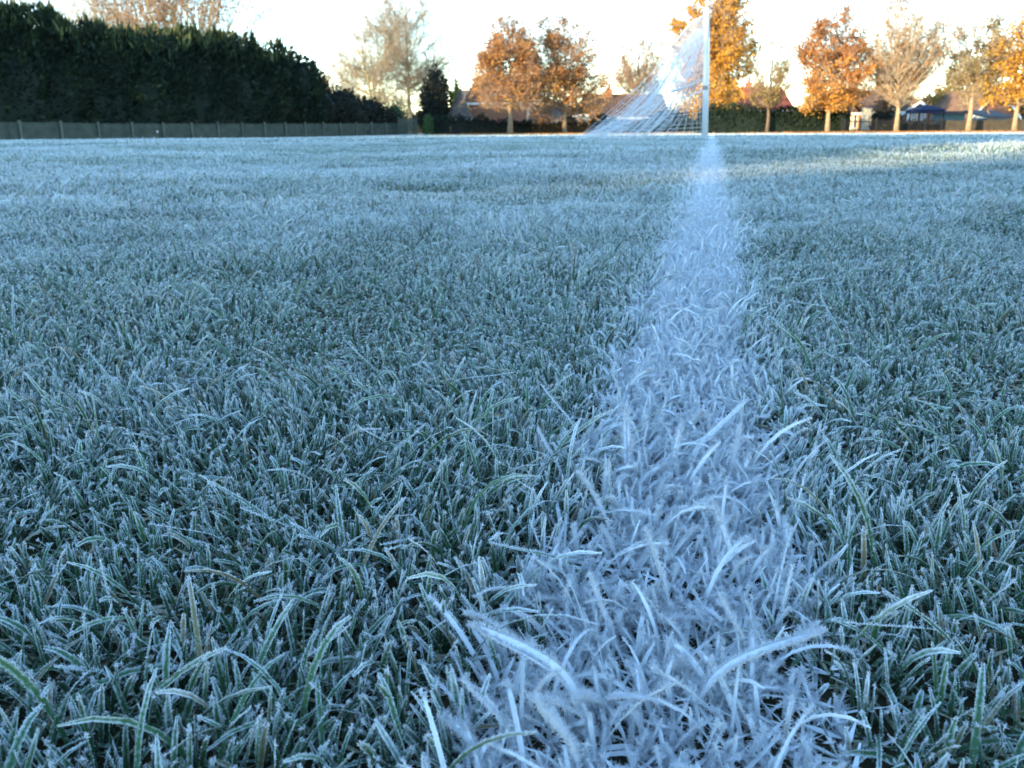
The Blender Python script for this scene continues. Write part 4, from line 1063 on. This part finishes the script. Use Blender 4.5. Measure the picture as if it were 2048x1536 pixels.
ptree('autumn_tree', 'big golden orange tree directly behind the goal', 1415, 66, 6, 78, .12, [(0, .55), (.2, .85), (.5, 1), (.8, .9), (.95, .65), (1, .4)], 'leaf_gold', 24000, .16, 165, habit='spread', n1=100, n2=10, n3=5, trunk_r=.22, group=ROW, bias=.45)
ptree('autumn_tree', 'slim half bare olive tree with a thin leaning trunk before the dark hedge', 1534, 61, 56, 50, .24, [(0, .5), (.3, 1), (.55, .75), (.75, .5), (1, .35)], 'leaf_olive', 2500, .13, 135, n1=30, n2=9, n3=5, trunk_r=.13, group=ROW, bark='bark_dark', lean=.0)
ptree('autumn_tree', 'dense rounded orange tree on a pale trunk at the end of the dark hedge', 1655, 60, 30, 68, .19, DOME, 'leaf_orange', 13500, .15, 136, habit='spread', n1=66, n2=10, n3=5, trunk_r=.17, group=ROW, bias=.6)
ptree('autumn_tree', 'half bare upswept tree with tan leaves before the brick bungalow', 1792, 59, 12, 92, .22, FAN, 'leaf_tan', 4300, .14, 137, n1=64, n2=11, n3=7, trunk_r=.17, group=ROW, bark='bark', twig='twig_pale', bias=.2)
ptree('autumn_tree', 'brownish half bare tree with olive tinted leaves, left of the golden tree', 1936, 59, 50, 66, .24, FAN, 'leaf_olive', 4200, .14, 138, habit='spread', n1=50, n2=10, n3=6, trunk_r=.19, group=ROW, bark='bark', twig='twig_pale', bias=.2)
ptree('autumn_tree', 'bright golden tree at the right edge with leaves down to the trunk', 2028, 58, 28, 70, .22, DOME, 'leaf_gold', 11500, .15, 139, habit='spread', n1=60, n2=10, n3=5, trunk_r=.17, group=ROW, bias=.4)
ptree('autumn_tree', 'golden tree just past the right edge', 2150, 58, 30, 66, .22, DOME, 'leaf_gold', 6000, .15, 140, n1=40, n2=9, n3=5, trunk_r=.17, group=ROW, bias=.4)
ptree('garden_tree', 'bushy olive green tree behind the blue gazebo', 1882, 92, 134, 34, .12, DOME, 'leaf_olive', 4200, .2, 141, n1=26, n2=9, n3=5, trunk_r=.15, group='smaller trees behind the houses')
ptree('garden_tree', 'thin grey twigged tree between the orange tree and the upswept tree', 1742, 90, 70, 40, .25, OVAL, 'leaf_tan', 700, .15, 142, n1=26, n2=9, n3=6, trunk_r=.13, bark='bark_dark', group='smaller trees behind the houses')
ptree('garden_tree', 'small dark twiggy tree at the corner of the brown roofed bungalow', 1500, 94, 140, 26, .3, OVAL, 'leaf_olive', 900, .16, 143, n1=20, n2=8, n3=5, trunk_r=.10, bark='bark_dark', group='smaller trees behind the houses')
pbush('tan_shrub', 'tan shrub against the brown roof left of the upswept tree', 'shrub', 1765, 71, 190, 24, [(0, .7), (.5, 1), (.85, .8), (1, .3)], 'brown_shrub', 40, .2, 144, lump=.5)
phedge('far_hedge', 'low olive tree belt on the skyline between the houses', 'hedge', 1560, 2200, 120, [(0, 222), (.1, 218), (.3, 205), (.5, 190), (.7, 200), (1, 205)], 4, 'brown_shrub', 14, .6, 145, bulge=.6)

# ------------------------------------------------------------------ the goal
GY = 14.0
pb = P(1408.5, 276, GY); pt = P(1413.5, 15, GY)
gzb = gz(pb[0], pb[1])
root = empty('football_goal', (pb[0], pb[1], gzb), 'white football goal seen edge on with a sagging bunched net', 'goal')
o0 = np.array([pb[0], pb[1], gzb]); tl_ = np.array([pt[0], pt[1], pt[2]]) - o0
GH = float(tl_[2]); LV = np.array([LDIR[0], LDIR[1], 0]); BV = np.array([-LPER[0], -LPER[1], 0]); UPG = tl_ / GH
GW = 3.66
def GP(l, b, z): return LV * l + BV * b + UPG * z
for l in (0, GW):
    b = MB(); b.tube([GP(l, 0, -.3), GP(l, 0, GH)], .040, 14); o = b.build('post', M['white_paint'], root, smooth=True)
b = MB(); b.tube([GP(.04, 0, GH - .045), GP(GW - .04, 0, GH - .045)], .038, 12); b.build('crossbar', M['white_paint'], root, smooth=True)
for l in (0.02, GW - .02):
    b = MB(); b.tube([GP(l, .03, GH - .12), GP(l, .12, GH - .15), GP(l, .20, GH - .18), GP(l, .27, GH - .25), GP(l, .43, GH - .45)], .017, 8); b.build('net_bracket', M['white_paint'], root, smooth=True)
    b = MB(); b.tube([GP(l, .03, GH - 1.02), GP(l, .30, GH - 1.13), GP(l, .52, GH - 1.20)], .014, 8); b.build('net_stay', M['white_paint'], root, smooth=True)
b = MB(); b.tube([GP(0, 0, .735), GP(0, 0, .80)], .0415, 14); b.build('joint_band', M['concrete'], root)
# the net
PB = np.array([0.03, .20, .28, .43, .56, .68, .90, 1.30, 1.66, 2.05]); PZ = np.array([GH - .10, GH - .17, GH - .25, GH - .45, 1.22, 1.02, .74, .44, .22, .015])
seg = np.concatenate([[0], np.cumsum(np.hypot(np.diff(PB), np.diff(PZ)))]); PL = seg[-1]
def prof(s): return np.interp(s * PL, seg, PB), np.interp(s * PL, seg, PZ)
net = MB(); rn_ = np.random.default_rng(77); NR = .0023
def strand(pts, r=NR): net.tube(pts, r, 3, cap=False)
nl = int(GW / .12); ns = int(PL / .12)
def sag(l, s):
    b_, z_ = prof(s); v = l / GW
    k = math.sin(math.pi * v) * math.sin(math.pi * min(1, s * 1.05))
    wv = .05 * math.sin(9 * v + 5 * s) * math.sin(math.pi * s)
    return GP(l + .05 * math.sin(14 * s + 3 * v), b_ + .10 * k + wv, max(.01, z_ - .16 * k + wv * .6))
for i in range(nl + 1):
    strand([sag(GW * i / nl, s) for s in np.linspace(0, 1, 20)])
for j in range(ns + 1):
    strand([sag(GW * v, j / ns) for v in np.linspace(0, 1, 24)])
def side(l, u, w, k=1):
    """net side: u from post to back profile, w from top to ground"""
    b1, z1 = prof(w); z0 = (GH - .12) * (1 - w) + .01
    b_ = .035 + (b1 - .035) * u; z_ = z0 * (1 - u) + z1 * u
    z_ -= .10 * math.sin(math.pi * u) * (1 - w) * w * 4 * .4
    return GP(l + k * (.04 * math.sin(7 * u + 3 * w) * math.sin(math.pi * u)), b_ + .02 * math.sin(11 * w + 4 * u), max(.012, z_))
for l in (0, GW):
    us = np.concatenate([np.linspace(.02, 1, 15)])
    for u in us: strand([side(l, u, w) for w in np.linspace(0, 1, 16)])
    for w in np.linspace(.04, .985, 24): strand([side(l, u, w) for u in np.linspace(0, 1, 14)])
# slack gathered in bunched folds from the top corner down to the ground
for (ba, za, bb, zb_, n_, sp_, l_) in ((.06, GH - .32, 1.22, .02, 32, .20, 0.0), (.10, GH - .25, 1.62, .03, 26, .22, .35), (.05, GH - .55, .92, .02, 10, .13, .1), (.22, GH - .30, 1.85, .03, 18, .16, .9)):
    lines = []
    for i in range(n_):
        e = rn_.normal(0, 1); l0 = l_ + abs(rn_.normal(0, .12)); pts = []
        ph = rn_.uniform(0, 6)
        for t in np.linspace(0, 1, 16):
            c = math.sin(math.pi * t)
            bb_ = ba * (1 - t) + bb * t + .05 * e * (1 - t) + sp_ * e * t * .9 - .16 * c * (za - .8) * .35
            zz_ = za * (1 - t) + zb_ * t - .20 * c + .06 * e * c
            pts.append(GP(l0 + .05 * math.sin(5 * t + ph), max(.02, bb_ + .012 * math.sin(9 * t + ph)), max(.012, zz_)))
        strand(pts, .0032); lines.append((e, pts))
    lines.sort(key=lambda q_: q_[0])
    for (e0_, a_), (e1_, c_) in zip(lines[:-1], lines[1:]):
        for j in range(1, 15):
            if rn_.uniform() < .85: strand([a_[j], c_[j]])
# foot rope on the grass
strand([GP(0, .04 + 2.0 * t, .02 + .01 * math.sin(20 * t)) for t in np.linspace(0, 1, 20)], .006)
strand([sag(GW * v, .995) for v in np.linspace(0, 1, 20)], .006)
net.build('net', M['net'], root)

# ------------------------------------------------------------------ leaves fallen under the trees
rf = np.random.default_rng(88)
n = 9000; tx = np.array([P(px, 266, Yt)[0] for px, Yt in ((1020, 64), (1129, 66), (1418, 66), (1655, 60), (1792, 59), (1936, 59), (2028, 58))]); ty = np.array([64, 66, 66, 60, 59, 59, 58.0])
ti = rf.integers(0, 7, n); lx = tx[ti] + rf.normal(0, 2.4, n); ly = ty[ti] - .6 + rf.normal(0, 1.6, n)
lz = ground(lx, ly) + .05 + rf.uniform(0, .04, n)
d = rf.normal(0, 1, (n, 3)); d[:, 2] *= .35
Vl, Ql = leaves_mesh(np.stack([lx, ly, lz], -1), d, rf.uniform(.08, .16, n), rf.uniform(.06, .11, n), rf)
tag(mesh_np('fallen_leaves', Vl, None, Ql, [M['leaf_orange']], {'rnd': np.repeat(rf.uniform(0, .8, n), 4)}), 'scattered orange leaves fallen under the row of autumn trees', 'leaves', kind='stuff')

phedge('far_hedge', 'dark low hedge behind the bare trees, closing the gap beside the gate', 'hedge', 640, 960, 100, [(0, 205), (.3, 215), (.5, 222), (.65, 224), (.8, 226), (1, 226)], 2, 'dark_shrub', 30, .35, 146, bulge=.6)

phedge('far_hedge', 'brown hedge filling the gap behind the low garage, between two trees', 'hedge', 1075, 1185, 93, [(0, 206), (.4, 200), (.7, 207), (1, 210)], 2, 'brown_shrub', 30, .35, 147, bulge=.6)
